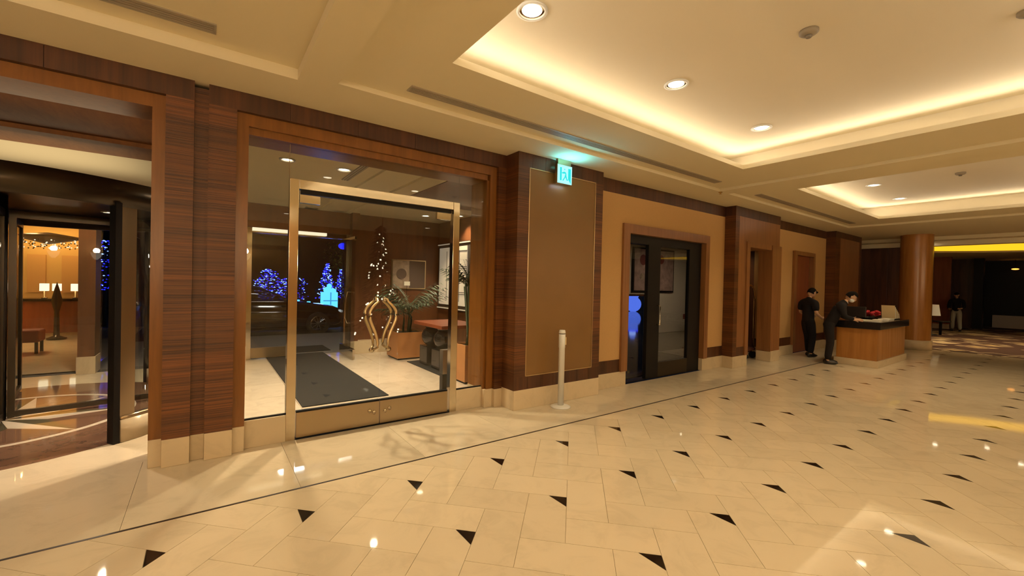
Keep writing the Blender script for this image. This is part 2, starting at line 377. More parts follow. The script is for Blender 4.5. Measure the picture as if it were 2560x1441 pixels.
# trim of the glazed entrance
W('frame_trim', .185, 2.735, 4.125, 4.24, 2.70, 2.799, 'wood_trim'); W('frame_trim', .27, 2.63, 4.155, 4.5, 2.64, 2.70, 'wood_trim')
W('frame_trim', .185, .27, 4.125, 4.5, .21, 2.70, 'wood_trim'); W('frame_trim', 2.65, 2.735, 4.125, 4.24, .21, 2.70, 'wood_trim'); W('frame_trim', 2.62, 2.70, 4.155, 4.5, .21, 2.64, 'wood_trim')
skirt(.185, .27, 4.125, 4.5); skirt(2.62, 2.735, 4.125, 4.5)
# pilaster carrying the exit sign
PX0, PX1, PY = 2.84, 4.24, 3.84
band(PX0, PX1, PY, 4.3, 2.79, H, step=.2); band(PX0, PX1, PY, 4.3, .225, .375, step=.2)
W('striated_stile', PX0, 3.0, PY, 4.3, .375, 2.79, 'wood_striated'); W('striated_stile', 4.10, PX1, PY, 4.3, .375, 2.79, 'wood_striated')
W('bronze_panel', 3.008, 4.092, PY+.006, 4.3, .383, 2.782, 'panel_bronze_leather')
for a in ((3.0, 3.008, .375, 2.79), (4.092, 4.10, .375, 2.79), (3.0, 4.10, .375, .383), (3.0, 4.10, 2.782, 2.79)): W('brass_bead', a[0], a[1], PY-.003, 4.2, a[2], a[3], 'brass_edge')
skirt(PX0, PX1, PY, 4.3, .225)
# recessed bay with the sliding door
NY = 4.0
band(4.24, 7.72, NY, 4.3, 2.765, H, step=.42)
W('fabric_panel', 4.24, 4.85, NY+.006, 4.3, .39, 2.765, 'wall_fabric_tan'); W('fabric_panel', 7.16, 7.72, NY+.006, 4.3, .39, 2.765, 'wall_fabric_tan'); W('fabric_panel', 4.85, 7.16, NY+.006, 4.3, 2.36, 2.765, 'wall_fabric_tan')
band(4.24, 4.85, NY, 4.3, .21, .39, step=.3); band(7.16, 7.72, NY, 4.3, .21, .39, step=.3)
skirt(4.24, 4.99, NY, 4.3); skirt(7.04, 7.72, NY, 4.3)
W('frame_trim', 4.85, 4.99, NY-.03, 4.3, .21, 2.36, 'wood_panel_brown'); W('frame_trim', 7.04, 7.16, NY-.03, 4.3, .21, 2.36, 'wood_panel_brown'); W('frame_trim', 4.99, 7.04, NY-.03, 4.3, 2.225, 2.36, 'wood_panel_brown')
# portal
W('striated_stile', 7.72, 7.86, 3.81, 4.3, .21, 2.78, 'wood_striated'); band(7.72, 9.56, 3.81, 4.3, 2.78, H, step=.46)
W('portal_panel', 7.86, 8.14, 3.815, 4.3, .375, 2.78, 'wood_panel_brown'); band(7.86, 8.14, 3.81, 4.3, .21, .375, step=.3)
W('frame_trim', 8.14, 8.26, 3.79, 4.6, .21, 2.33, 'wood_panel_brown'); W('portal_panel', 8.14, 9.56, 3.815, 4.3, 2.33, 2.78, 'wood_panel_brown'); W('frame_trim', 8.26, 9.15, 3.79, 4.6, 2.235, 2.33, 'wood_panel_brown')
W('portal_leg', 9.15, 9.56, 3.77, 4.04, .2, 2.33, 'wood_panel_brown'); skirt(9.15, 9.56, 3.765, 4.04); skirt(7.72, 8.26, 3.81, 4.3)
W('passage_lining', 10.1, 10.2, 4.3, 5.8, 0, 2.6, 'wood_dark'); MB().prism([(8.2,4.72),(8.22,4.66),(10.2,5.76),(10.18,5.82)], 0, 2.6).build('passage_back', 'wood_dark', wall); W('passage_roof', 8.2, 10.2, 4.3, 5.8, 2.5, 2.6, 'wood_dark')
# second bay with a plain wood door
band(9.56, 12.72, NY, 4.3, 2.765, H, step=.5)
W('fabric_panel', 9.56, 10.72, NY+.006, 4.3, .39, 2.765, 'wall_fabric_tan'); W('fabric_panel', 11.9, 12.72, NY+.006, 4.3, .39, 2.765, 'wall_fabric_tan'); W('fabric_panel', 10.72, 11.9, NY+.006, 4.3, 2.34, 2.765, 'wall_fabric_tan')
band(9.56, 10.72, NY, 4.3, .21, .39, step=.4); band(11.9, 12.72, NY, 4.3, .21, .39, step=.4); skirt(9.56, 10.85, NY, 4.3); skirt(11.8, 12.72, NY, 4.3)
W('frame_trim', 10.72, 10.85, NY-.05, 4.3, 0.21, 2.34, 'wood_panel_brown'); W('frame_trim', 11.8, 11.9, NY-.05, 4.3, .21, 2.34, 'wood_panel_brown'); W('frame_trim', 10.85, 11.8, NY-.05, 4.3, 2.25, 2.34, 'wood_panel_brown')
# end pilaster
W('striated_stile', 12.72, 13.05, 3.8, 4.3, .21, 2.8, 'wood_striated'); band(12.72, 14.7, 3.8, 4.3, 2.8, H, step=.5); W('brown_panel', 13.05, 14.55, 3.806, 4.3, .375, 2.8, 'wood_panel_brown'); band(13.05, 14.55, 3.8, 4.3, .21, .375, step=.5)
W('striated_stile', 14.55, 14.7, 3.8, 4.3, .21, 2.8, 'wood_striated'); skirt(12.72, 14.7, 3.8, 4.3)
W('end_panel', 14.7, 16.2, 4.15, 4.3, 0, H, 'wood_dark')
# door leaf in the second bay
d4 = thing('door_4', (11.3,4.05,0), 'reddish brown wood service door behind the man in black', 'door', kind='structure')
bx('door_leaf', 10.85, 11.8, 4.05, 4.1, 0, 2.25, 'wood_red', d4); MB().tube([(11.72,4.05,1.0),(11.72,3.99,1.0),(11.6,3.99,1.0)], .012).build('door_handle', 'brass', d4, True)

# ================================================================== other walls of the lobby
def wl(name, label, pieces):
    r = thing(name, (pieces[0][1], pieces[0][3], 0), label, 'wall', kind='structure')
    for nm, x0, x1, y0, y1, z0, z1, mt in pieces: bx(nm, x0, x1, y0, y1, z0, z1, mt, r)
    return r
wl('wall_back', 'tan panelled wall on the far side of the lobby behind the viewer', [('wall_panel', -4.2, 13.0, -4.75, -4.6, 0, H+.4, 'wall_fabric_tan'), ('marble_skirting', -4.2, 13.0, -4.6, -4.58, 0, .21, 'skirting_marble')])
wl('wall_left', 'dark wood end wall beside the viewer', [('wall_panel', -4.3, -4.15, -4.6, 9, 0, H+.4, 'wood_panel_brown')])
wl('wall_right', 'dark brown wood wall behind the concierge desk', [('wood_board', 16.1, 16.25, 3.55, 4.3, 0, H, 'wood_dark'), ('wood_board', 16.12, 16.25, 3.05, 3.55, 0, H, 'wood_dark'), ('wood_board', 16.1, 16.25, 2.6, 3.05, 0, H, 'wood_dark')])

def sconce(x, y, dx, dy, label):  # unseen fill lamps, added to brighten the ceiling and entrance wall
    t = thing('fill_sconce', (x,y,2.0), label, 'sconce', 'unseen uplight sconces added for fill')
    MB().box(x-.05-abs(dy)*.03, x+.05+abs(dy)*.03, y-.05-abs(dx)*.03, y+.05+abs(dx)*.03, 1.86, 1.98).build('backplate', 'brass', t)
    c = (x+dx*.14, y+dy*.14); MB().lathe([(.03,1.86),(.10,1.95),(.13,2.06),(.125,2.06),(.095,1.96),(.03,1.88)], (c[0],c[1],0), 24).build('bowl', 'lamp_shade_lit', t, True)
    add_light('POINT', 'fill_bulb', (c[0], c[1], 2.12), SCP*(1.3 if x < 2 else .9), WARM, t, radius=.08)
SCP = 75
for i, x in enumerate((-3.2, -.95, -.05, .8, 8.7, 10.4, 12.1)): sconce(x, -4.53, 0, 1, 'unseen brass bowl sconce added for fill on the tan wall behind the viewer')
for y in (-2.5, 0.8): sconce(-4.1, y, 1, 0, 'unseen brass bowl sconce added for fill on the wood end wall')
# ================================================================== CEILING
ceil = thing('ceiling', (0,0,H), 'cream coffered ceiling with two glowing cove recesses', 'ceiling', kind='structure')
CM = 'ceiling_paint'; T = .5
def C(name, x0, x1, y0, y1, z0, z1, mt=CM): return bx(name, x0, x1, y0, y1, z0, z1, mt, ceil)
C('wall_soffit', -4.2, .54, 3.56, 4.5, H, H+T); C('wall_soffit', .54, 12.3, 3.43, 4.5, H, H+T); C('wall_soffit', 12.3, 15.6, -4.6, 4.3, H, H+T)
C('cross_beam', .54, .8, -4.6, 3.43, H, H+T); C('cross_beam', 6.42, 6.68, -4.6, 3.43, H, H+T)
C('back_soffit', .8, 6.42, -4.6, -.97, H, H+T); C('back_soffit', 6.68, 12.3, -4.6, -.97, H, H+T); C('back_soffit', -4.2, .54, -4.6, -.97, H, H+T)
for a, b, (c0, c1), z, zt, yb in ((.8, 6.42, COVES[0], 2.99, 3.045, 3.43), (6.68, 12.3, COVES[1], 2.99, 3.045, 3.43), (-4.2, .54, COVES[2], 3.03, 3.06, 3.56)):
    C('coffer_panel', a, c0, -.97, yb, z, zt); C('coffer_panel', c1, b, -.97, yb, z, zt); C('coffer_panel', c0, c1, CY1, yb, z, zt); C('coffer_panel', c0, c1, -.97, CY0, z, zt)
    e = .48
    C('cove_side', c0-e-.02, c0-e, CY0-e, CY1+e, zt, UP, 'cove_paint'); C('cove_side', c1+e, c1+e+.02, CY0-e, CY1+e, zt, UP, 'cove_paint')
    C('cove_side', c0-e, c1+e, CY1+e, CY1+e+.02, zt, UP, 'cove_paint'); C('cove_side', c0-e, c1+e, CY0-e-.02, CY0-e, zt, UP, 'cove_paint')
    C('raised_ceiling', c0-e, c1+e, CY0-e, CY1+e, UP, UP+.05, 'cove_paint')
# lower step towards the lounge
C('lounge_step', 15.6, 16.0, -4.6, 4.3, 2.86, H+T); C('lounge_step', 16.0, 16.3, -4.6, 4.3, 2.74, H+T)

# ceiling vents
def vent(x0, x1, y0, y1, z, label, xlap=None):
    r = thing('ceiling_vent', ((x0+x1)/2, (y0+y1)/2, z), label, 'vent', 'slot vents in the ceiling')
    bx('backing', x0, x1, y0, y1, z-.001, z-.0002, 'vent_dark', r)
    f = MB(); f.box(x0-.012,x1+.012,y0-.012,y0,z-.008,z); f.box(x0-.012,x1+.012,y1,y1+.012,z-.008,z); f.box(x0-.012,x0,y0,y1,z-.008,z); f.box(x1,x1+.012,y0,y1,z-.008,z); f.build('frame', 'vent_grey', r)
    n = 4
    for i in range(n):
        y = y0+(i+.5)*(y1-y0)/n; bx('slat', x0, x1, y-.007, y+.007, z-.006, z-.001, 'vent_grey', r)
vent(1.30, 5.98, 3.185, 3.275, 2.99, 'long slot vent beside the brighter coffer, over the glazed entrance')
vent(-2.6, .02, 3.27, 3.375, 3.03, 'short slot vent in the plain coffer over the revolving door')
vent(7.25, 11.8, 3.185, 3.275, 2.99, 'slot vent beside the far coffer, towards the concierge desk')

# downlights
def downlight(x, y, z, label, group, r=.085, power=0, color=WARM, cone=2.0, aim=(0,0,-1)):
    t = thing('ceiling_downlight', (x,y,z), label, 'downlight', group)
    MB().lathe([(r,-.001),(r+.022,-.001),(r+.022,-.010),(r,-.012),(r,-.001)], (x,y,z), 28).build('rim', 'white_plastic', t, True)
    MB().lathe([(r,-.004),(r*.8,-.002),(r*.78,-.0015)], (x,y,z), 28).build('reflector', 'steel_mirror', t, True)
    MB().lathe([(.0005,-.0035),(r*.8,-.0035)], (x,y,z), 28).build('lamp', 'lamp_white', t)
    if power: add_light('SPOT', 'downlight_beam', (x,y,z-.03), power, color, t, cone=cone, radius=.05, aim=aim)
G1 = 'downlights in the near coffer'; G2 = 'downlights in the far coffer'
PW = 62
nm = ['nearest round downlight at the corner of the near coffer', 'middle round downlight in the row of the near coffer', 'third round downlight near the far corner of the near coffer']
for i, x in enumerate((1.76, 3.44, 5.12)):
    downlight(x, 2.27, UP, nm[i], G1, power=PW); downlight(x, .19, UP, 'round downlight in the opposite row of the near coffer', G1, power=PW)
nm = ['first round downlight in the far coffer', 'second round downlight in the far coffer', 'third round downlight in the far coffer, hidden by its edge']
for i, x in enumerate((7.64, 9.32, 11.0)):
    downlight(x+ (1.5 if i == 9 else 0), 2.27, UP, nm[i], G2, power=PW*.95); downlight(x, .19, UP, 'round downlight in the opposite row of the far coffer', G2, power=PW*.95)
for x, y in ((-3.5, 2.27), (-2.05, 2.27), (-.6, 2.27), (-3.5, .19), (-2.05, .19), (-.6, .19)): downlight(x, y, UP, 'unseen round downlight added for fill in the plain coffer beside the viewer', 'added fill downlights in the plain coffer', power=PW*.9)  # out of view, added to light the viewer's side
for x in (-2, 1.5, 5, 8.5, 12): downlight(x, -2.6, H, 'unseen round downlight added for fill in the soffit behind the viewer', 'added fill downlights in the back soffit', power=PW*(.9 if x < 6 else .5))  # out of view, added as general fill from behind
downlight(15.8, 2.62, 2.86, 'bright downlight above the round column', None, r=.07, power=40, color=(1,.6,.25), cone=1.6)
# smoke sensors and sprinkler
def sensor(x, y, z, label, r=.06):
    t = thing('smoke_sensor', (x,y,z), label, 'sensor', 'smoke sensors')
    MB().lathe([(.001,0),(r,0),(r,-.018),(r*.75,-.03),(r*.4,-.034),(.001,-.034)], (x,y,z), 20).build('housing', 'sensor_grey', t, True)
    MB().lathe([(.001,-.034),(r*.35,-.034),(r*.3,-.05),(.001,-.05)], (x,y,z), 16).build('sensing_cap', 'vent_dark', t, True)
sensor(3.45, 1.23, UP, 'round smoke sensor in the middle of the near coffer'); sensor(9.3, 1.23, UP, 'round smoke sensor in the middle of the far coffer'); sensor(4.30, .29, UP, 'small dark sensor by the upper picture edge', .05)
t = thing('sprinkler_head', (6.46,3.44,H), 'tiny sprinkler head at the end of the ceiling beam', 'sprinkler')
MB().lathe([(.001,0),(.03,0),(.03,-.008),(.012,-.012),(.012,-.03),(.001,-.03)], (6.46,3.44,H), 12).build('body', 'brass', t); MB().lathe([(.001,-.03),(.022,-.032),(.001,-.034)], (6.46,3.44,H), 12).build('deflector', 'brass', t)

# ================================================================== GLAZED ENTRANCE (double doors)
GY = 4.2
d1 = thing('door_1', (1.43,GY,0), 'glazed entrance screen with polished steel portal and double glass doors', 'door', kind='structure')
def D1(name, x0, x1, y0, y1, z0, z1, mt, p=None): return bx(name, x0, x1, y0, y1, z0, z1, mt, p or d1)
for x0, x1 in ((.585, .66), (2.205, 2.285)): bevel(D1('steel_post', x0, x1, GY-.03, GY+.05, 0, 2.335, 'steel_mirror'), .004)
bevel(D1('steel_header', .66, 2.205, GY-.03, GY+.05, 2.25, 2.335, 'steel_mirror'), .004)
D1('door_closer_track', .68, 2.19, GY-.012, GY+.03, 2.212, 2.249, 'black_metal')
D1('side_pane', .27, .585, GY-.006, GY+.006, .24, 2.64, 'clear_glass'); D1('side_pane', 2.285, 2.62, GY-.006, GY+.006, .24, 2.64, 'clear_glass'); D1('transom_pane', .587, 2.283, GY-.006, GY+.006, 2.335, 2.64, 'clear_glass')
D1('pane_joint', .583, .5865, GY-.007, GY+.007, 2.335, 2.64, 'bronze_brushed')
bevel(D1('marble_upstand', .27, .585, GY-.03, GY+.05, 0, .235, 'skirting_marble'), .003); bevel(D1('marble_upstand', 2.285, 2.62, GY-.03, GY+.05, 0, .235, 'skirting_marble'), .003)
D1('glazing_bead', .27, .585, GY-.012, GY+.012, .235, .247, 'black_metal'); D1('glazing_bead', 2.285, 2.62, GY-.012, GY+.012, .235, .247, 'black_metal')
D1('threshold', .66, 2.205, GY-.03, GY+.05, 0, .008, 'black_metal')
for sgn, x0, x1 in ((-1, .668, 1.42), (1, 1.428, 2.18)):
    lf = D1('door_leaf', x0, x1, GY-.006, GY+.006, .255, 2.205, 'clear_glass')
    tag(lf, 'clear glass leaf with curved bronze pull')
    bevel(D1('kick_plate', x0, x1, GY-.022, GY+.022, .012, .24, 'bronze_brushed', lf), .003)
    D1('kick_edge', x0, x1, GY-.018, GY+.018, .24, .255, 'black_metal', lf)
    xe = x0 if sgn < 0 else x1
    bevel(D1('pivot_patch', min(xe, xe-sgn*.17), max(xe, xe-sgn*.17), GY-.02, GY+.02, 2.13, 2.205, 'steel_mirror', lf), .003)
    # curved lyre-shaped pull: S-shaped bar standing off the glass, one each side
    xm = 1.424
    path = []
    for i in range(19):
        s_ = i/18
        off = .048+.088*math.sin(math.pi*(s_**2.0))
        z = .79+.45*s_
        path.append((xm+sgn*off, GY-.075, z))
    path = [(xm+sgn*.085, GY-.012, .765), (xm+sgn*.065, GY-.05, .772)] + path + [(xm+sgn*.05, GY-.05, 1.262), (xm+sgn*.042, GY-.012, 1.262)]
    rad = [.011]*2+[.012+.004*math.sin(math.pi*i/18) for i in range(19)]+[.011]*2
    MB().tube(path, rad, 10).build('pull_handle', 'brass_edge', lf, True)
    MB().tube([(p[0], 2*GY-p[1], p[2]) for p in path], rad, 10).build('pull_handle', 'brass_edge', lf, True)
    for zz in (.755, 1.262):
        xx = path[0][0] if zz < 1 else path[-1][0]
        MB().lathe([(.001,-.012),(.024,-.012),(.024,.012),(.001,.012)], (xx, GY, zz), 16, 'y').build('rosette', 'steel_mirror', lf, True)
    for k, dx in enumerate((.055, .10)):
        MB().lathe([(.001,0),(.02,0),(.018,-.012),(.001,-.014)], ((1.424+sgn*dx), GY-.022, .135+.02*k), 14, 'y').build('lock_cylinder', 'steel_mirror', lf, True)

# ================================================================== VESTIBULE
vb = thing('wall_5', (1,8.6,0), 'dark wood outer wall of the entrance vestibule', 'wall', kind='structure')
def V(name, x0, x1, y0, y1, z0, z1, mt, p=None): return bx(name, x0, x1, y0, y1, z0, z1, mt, p or vb)
VZ = 2.75
V('outer_wall', 2.42, 4.2, 8.6, 8.85, .25, VZ, 'vestibule_wood'); V('door_header', -1.3, 2.42, 8.62, 8.85, 2.33, VZ, 'vestibule_wood'); V('corner_pier', 2.28, 2.42, 8.45, 8.85, .25, VZ, 'vestibule_wood')
V('marble_skirting', 2.28, 4.2, 8.44, 8.85, 0, .25, 'skirting_marble'); V('outer_pier', -1.48, -1.3, 8.5, 8.85, .25, VZ, 'vestibule_wood'); V('marble_skirting', -1.49, -1.29, 8.49, 8.85, 0, .25, 'skirting_marble')
V('outer_pier', .42, .56, 8.6, 8.85, 0, VZ, 'vestibule_wood'); V('marble_skirting', .0, .56, 8.5, 8.9, 0, .26, 'pale_marble')
V('side_wall', 4.2, 4.35, 4.5, 8.85, 0, VZ, 'vestibule_wood'); V('inner_wall', 2.74, 4.2, 4.5, 4.6, 0, VZ, 'vestibule_wood')
V('salon_header', -3.6, -1.48, 8.5, 8.85, 2.42, VZ, 'vestibule_wood'); V('salon_pier', -3.6, -2.2, 8.5, 8.85, 0, 2.42, 'wood_dark')
vc = thing('ceiling_2', (1,6.5,VZ), 'cream vestibule ceiling with wood soffit', 'ceiling', kind='structure')
V('ceiling_panel', -4.1, 1.45, 4.5, 8.9, VZ, VZ+.05, CM, vc); V('ceiling_panel', 1.70, 1.95, 4.5, 8.9, VZ, VZ+.05, CM, vc); V('ceiling_panel', 2.2, 2.49, 4.5, 8.9, VZ, VZ+.05, CM, vc)
V('ceiling_step', 1.45, 1.70, 4.5, 8.9, VZ+.03, VZ+.08, CM, vc); V('ceiling_step', 1.95, 2.2, 4.5, 8.9, VZ+.03, VZ+.08, CM, vc)
V('wood_soffit_panel', 2.49, 4.2, 4.6, 6.6, VZ-.01, VZ+.05, 'vestibule_wood', vc); V('ceiling_panel', 2.49, 4.2, 6.6, 8.9, VZ, VZ+.05, CM, vc)
V('roof_deck', -4.1, 4.3, 4.5, 8.9, VZ+.09, VZ+.12, CM, vc)
r = thing('ceiling_vent', (1.57,5.3,VZ), 'small slot vent in the vestibule ceiling', 'vent', 'slot vents in the ceiling'); bx('grille', 1.40, 1.49, 4.7, 5.75, VZ-.006, VZ, 'vent_dark', r)
for k in range(3): bx('slat', 1.405+.03*k, 1.42+.03*k, 4.7, 5.75, VZ-.012, VZ-.006, 'vent_grey', r)
VP = 260
downlight(1.30, 5.22, VZ, 'vestibule downlight next to the slot vent, over the dark mat', 'vestibule downlights', .07, VP, (1,.80,.54), 2.4)
downlight(.70, 5.2, VZ, 'vestibule downlight behind the pane joint of the entrance', 'vestibule downlights', .06, VP, (1,.80,.54), 2.4)
downlight(3.49, 7.77, VZ, 'vestibule downlight above the palm planter', 'vestibule downlights', .07, VP*.7, (1,.80,.54), 1.6)
downlight(4.0, 7.3, VZ, 'vestibule downlight close to the cream artwork', 'vestibule downlights', .06, VP*.5, (1,.80,.54), 1.8)
downlight(2.2, 6.6, VZ, 'vestibule downlight over the pale floor', 'vestibule downlights', .06, VP, (1,.80,.54), 2.2)
# mats
m1 = bevel(bx('entrance_mat', .89, 1.88, 5.18, 8.9, 0, .012, 'mat_charcoal'), .004); tag(m1, 'long charcoal entrance mat inside the glass doors', 'mat')
m2 = bevel(bx('entrance_mat', 1.05, 2.07, 9.1, 9.86, .0, .012, 'mat_charcoal'), .004); tag(m2, 'short dark mat outside the outer door', 'mat')
# outer door
d5 = thing('door_5', (1.4,8.7,0), 'steel framed outer glass door with one leaf standing open', 'door', kind='structure')
for x0, x1 in ((.56, .64), (2.2, 2.28)): bx('steel_post', x0, x1, 8.66, 8.74, 0, 2.33, 'steel_mirror', d5)
bx('steel_header', .64, 2.2, 8.66, 8.74, 2.24, 2.33, 'steel_mirror', d5)
emis('header_glow', (1, .86, .6), 1.1)
bx('header_light', .64, 1.85, 8.6, 8.62, 2.27, 2.325, 'header_glow', d5)
lf = bx('side_pane', .64, 1.35, 8.695, 8.705, .2, 2.24, 'clear_glass', d5); bx('bottom_rail', .64, 1.35, 8.68, 8.72, .02, .2, 'bronze_brushed', lf)
# open leaf swung into the vestibule along y
lf = bx('door_leaf', 2.145, 2.16, 7.75, 8.66, .2, 2.22, 'clear_glass', d5); bx('bottom_rail', 2.13, 2.175, 7.75, 8.66, .015, .2, 'steel_mirror', lf); bx('top_rail', 2.135, 2.17, 7.75, 8.66, 2.18, 2.23, 'steel_mirror', lf)
MB().tube([(2.145,8.0,1.22),(2.09,8.0,1.22),(2.06,8.0,1.1),(2.05,8.0,.92),(2.06,8.0,.75),(2.09,8.0,.66),(2.145,8.0,.66)], .013, 8).build('pull_handle', 'steel_mirror', lf, True)
# palm in a box planter
def frond(b, c, az, el, L, n=9, droop=.9, wd=.02):
    d = Vector((math.cos(az), math.sin(az), 0)); p = Vector(c); pts = [p.copy()]
    e = el
    for i in range(n):
        p = p+(d*math.cos(e)+Vector((0,0,math.sin(e))))*(L/n); e -= droop/n; pts.append(p.copy())
    b.tube([tuple(q) for q in pts], [max(.002, .006*(1-i/len(pts))) for i in range(len(pts))], 4)
    side = Vector((-d.y, d.x, 0))
    for i in range(2, n+1):
        for sg in (-1, 1):
            ll = L*.42*math.sin(math.pi*(i/(n+1.5)))+.05
            q = pts[i]; t = q+(side*sg*.8+d*.55+Vector((0,0,-.25))).normalized()*ll; w = d*wd
            mid = (q+t)/2+Vector((0,0,.02))
            b.add([q-w*.4, mid-w, t, mid+w], [(0,1,2,3)])
def planter(x0, x1, y0, y1, h, label, gname, seed, nf=16, L=.9, trunk=.5):
    rnd = random.Random(seed); cx, cy = (x0+x1)/2, (y0+y1)/2
    t = thing('palm_planter', (cx,cy,0), label, 'plant')
    b = MB(); s_ = .03; b.prism([(x0+s_,y0+s_),(x1-s_,y0+s_),(x1-s_,y1-s_),(x0+s_,y1-s_)], .02, .03)
    for a in ((x0,x1,y0,y0+.025),(x0,x1,y1-.025,y1),(x0,x0+.025,y0+.025,y1-.025),(x1-.025,x1,y0+.025,y1-.025)): b.box(a[0],a[1],a[2],a[3],.03,h)
    b.build('box', 'terracotta', t); bx('plinth', x0+.02, x1-.02, y0+.02, y1-.02, 0, .03, 'black_metal', t)
    bx('soil', x0+.02, x1-.02, y0+.02, y1-.02, h-.06, h-.03, 'soil', t)
    for k in range(4):
        sx, sy = cx+rnd.uniform(-.15,.15), cy+rnd.uniform(-.12,.12); tz = h+trunk*rnd.uniform(.5,1.3)
        MB().tube([(sx,sy,h-.05),(sx+.02,sy,h+.2),(sx+rnd.uniform(-.06,.06),sy,tz)], [.022,.018,.014], 7).build('stem', 'terracotta' if k == 9 else 'palm_green', t, True)
        for j in range(nf//4):
            f = MB(); frond(f, (sx,sy,tz), rnd.uniform(0,6.28), rnd.uniform(.5,1.35), L*rnd.uniform(.7,1.1)); f.build('frond', 'palm_green', t)
planter(2.83, 3.4, 7.40, 7.95, .50, 'terracotta box planter with dark palm beside the sphere table', 'p', 3, 24, .75, .45)
planter(2.98, 3.3, 5.2, 5.55, .55, 'slim terracotta planter with tall green plant behind the side glass', 'p', 5, 28, .42, .75)
# console table on black spheres
tb = thing('console_table', (3.3,6.5,0), 'dark console table with sphere and block pedestal legs', 'table')
bevel(bx('table_top', 2.98, 3.75, 5.95, 7.05, .70, .755, 'wood_red', tb), .006)
for y in (6.3, 6.78):
    bevel(bx('pedestal_block', 3.05, 3.36, y-.15, y+.15, .02, .34, 'black_granite', tb), .008)
    MB().sphere((3.2, y, .50), .17, 24).build('sphere', 'black_granite', tb, True); MB().lathe([(.001,.64),(.10,.64),(.13,.70),(.001,.70)], (3.2,y,0), 20).build('neck', 'black_granite', tb, True)
tag(bx('dark_rug', 2.93, 4.0, 5.7, 7.2, 0, .01, 'mat_charcoal'), 'dark floor panel under the console table', 'rug')
# wall art
a1 = thing('wall_art', (4.18,7.9,.9), 'tall cream lattice artwork with pale outer frame, by the palm', 'artwork')
bx('outer_frame', 4.17, 4.2, 7.15, 8.55, .86, 2.28, 'art_ink', a1); bx('cream_panel', 4.15, 4.17, 7.25, 8.46, .97, 2.18, 'art_cream', a1)
for z in (.88, 2.245): bx('pale_edge', 4.15, 4.17, 7.15, 8.55, z, z+.02, 'art_cream', a1)
for y, z0, z1 in ((7.55,1.05,2.1),(7.62,1.05,2.1),(8.1,1.05,2.1)): bx('lattice_bar', 4.145, 4.15, y, y+.012, z0, z1, 'art_ink', a1)
for z in (1.2, 1.24, 1.72, 1.76, 2.08): bx('lattice_bar', 4.145, 4.15, 7.25, 7.95, z, z+.01, 'art_ink', a1)
a2 = thing('wall_art', (3.5,8.59,1.3), 'dim framed abstract picture above the palm planter', 'artwork')
bx('frame', 3.12, 3.88, 8.575, 8.6, 1.28, 1.9, 'brass_edge', a2); bx('canvas', 3.14, 3.50, 8.57, 8.578, 1.3, 1.88, 'art_canvas', a2); bx('canvas', 3.505, 3.86, 8.57, 8.578, 1.3, 1.88, 'art_dark', a2)
MB().lathe([(.001,0),(.11,0),(.11,.006),(.001,.006)], (3.33,8.563,1.6), 20, 'y').build('dark_disc', 'art_dark', a2)
pl = thing('wall_plaque', (3.2,8.2,1.2), 'small pale sign card standing among the palm leaves', 'sign'); bx('card', 3.16, 3.28, 7.98, 7.985, 1.36, 1.44, 'paper_white', pl); MB().tube([(3.22,7.99,.5),(3.22,7.99,1.4)], .004, 6).build('stake', 'black_metal', pl)
# umbrella-bag stand by the doors
us = thing('umbrella_stand', (2.45,4.77,0), 'grey two-tone umbrella bag stand behind the entrance door', 'stand')
for k, dx in enumerate((0, .065)):
    MB().box(2.39+dx, 2.45+dx, 4.72, 4.80, .02, .30-.04*k).build('lower_bin', 'black_metal', us); MB().box(2.388+dx, 2.452+dx, 4.715, 4.805, .30-.04*k, .60).build('upper_sleeve', 'alloy', us)
bx('foot_plate', 2.38, 2.525, 4.70, 4.82, 0, .02, 'black_metal', us)

# ================================================================== REVOLVING DOOR
RC = (-1.6, 6.2); RR = 1.62
rv = thing('door_3', (RC[0],RC[1],0), 'revolving door with glass wings over a compass star floor', 'door', kind='structure')
MB().prism([(RC[0]+1.6*math.cos(i*math.pi/32), RC[1]+1.6*math.sin(i*math.pi/32)) for i in range(64)], -.003, .001).build('floor_disc', 'brown_marble', rv)
MB().arc(RC, .93, .985, 0, 360, .001, .003, 64).build('pale_ring', 'pale_marble', rv)
for k in range(8):      # compass star: long and short points, each half pale, half grey
    a = k*math.pi/4-.035; L = .93; wv = .25
    for sg, mt in ((-1, 'pale_marble'), (1, 'grey_marble')):
        p = [(RC[0],RC[1]), (RC[0]+wv*1.5*math.cos(a+sg*.39), RC[1]+wv*1.5*math.sin(a+sg*.39)), (RC[0]+L*math.cos(a), RC[1]+L*math.sin(a))]
        if sg > 0: p = [p[0], p[2], p[1]]
        z = .003 if k % 2 == 0 else .002
        MB().prism(p, .001, z).build('star_point', mt, rv)
MB().arc(RC, RR-.05, RR+.03, 0, 360, 2.03, 2.25, 64).build('header_ring', 'dark_bronze', rv, True)
MB().prism([(RC[0]+(RR-.05)*math.cos(i*math.pi/24), RC[1]+(RR-.05)*math.sin(i*math.pi/24)) for i in range(48)], 2.19, 2.22).build('canopy', 'dark_bronze', rv)
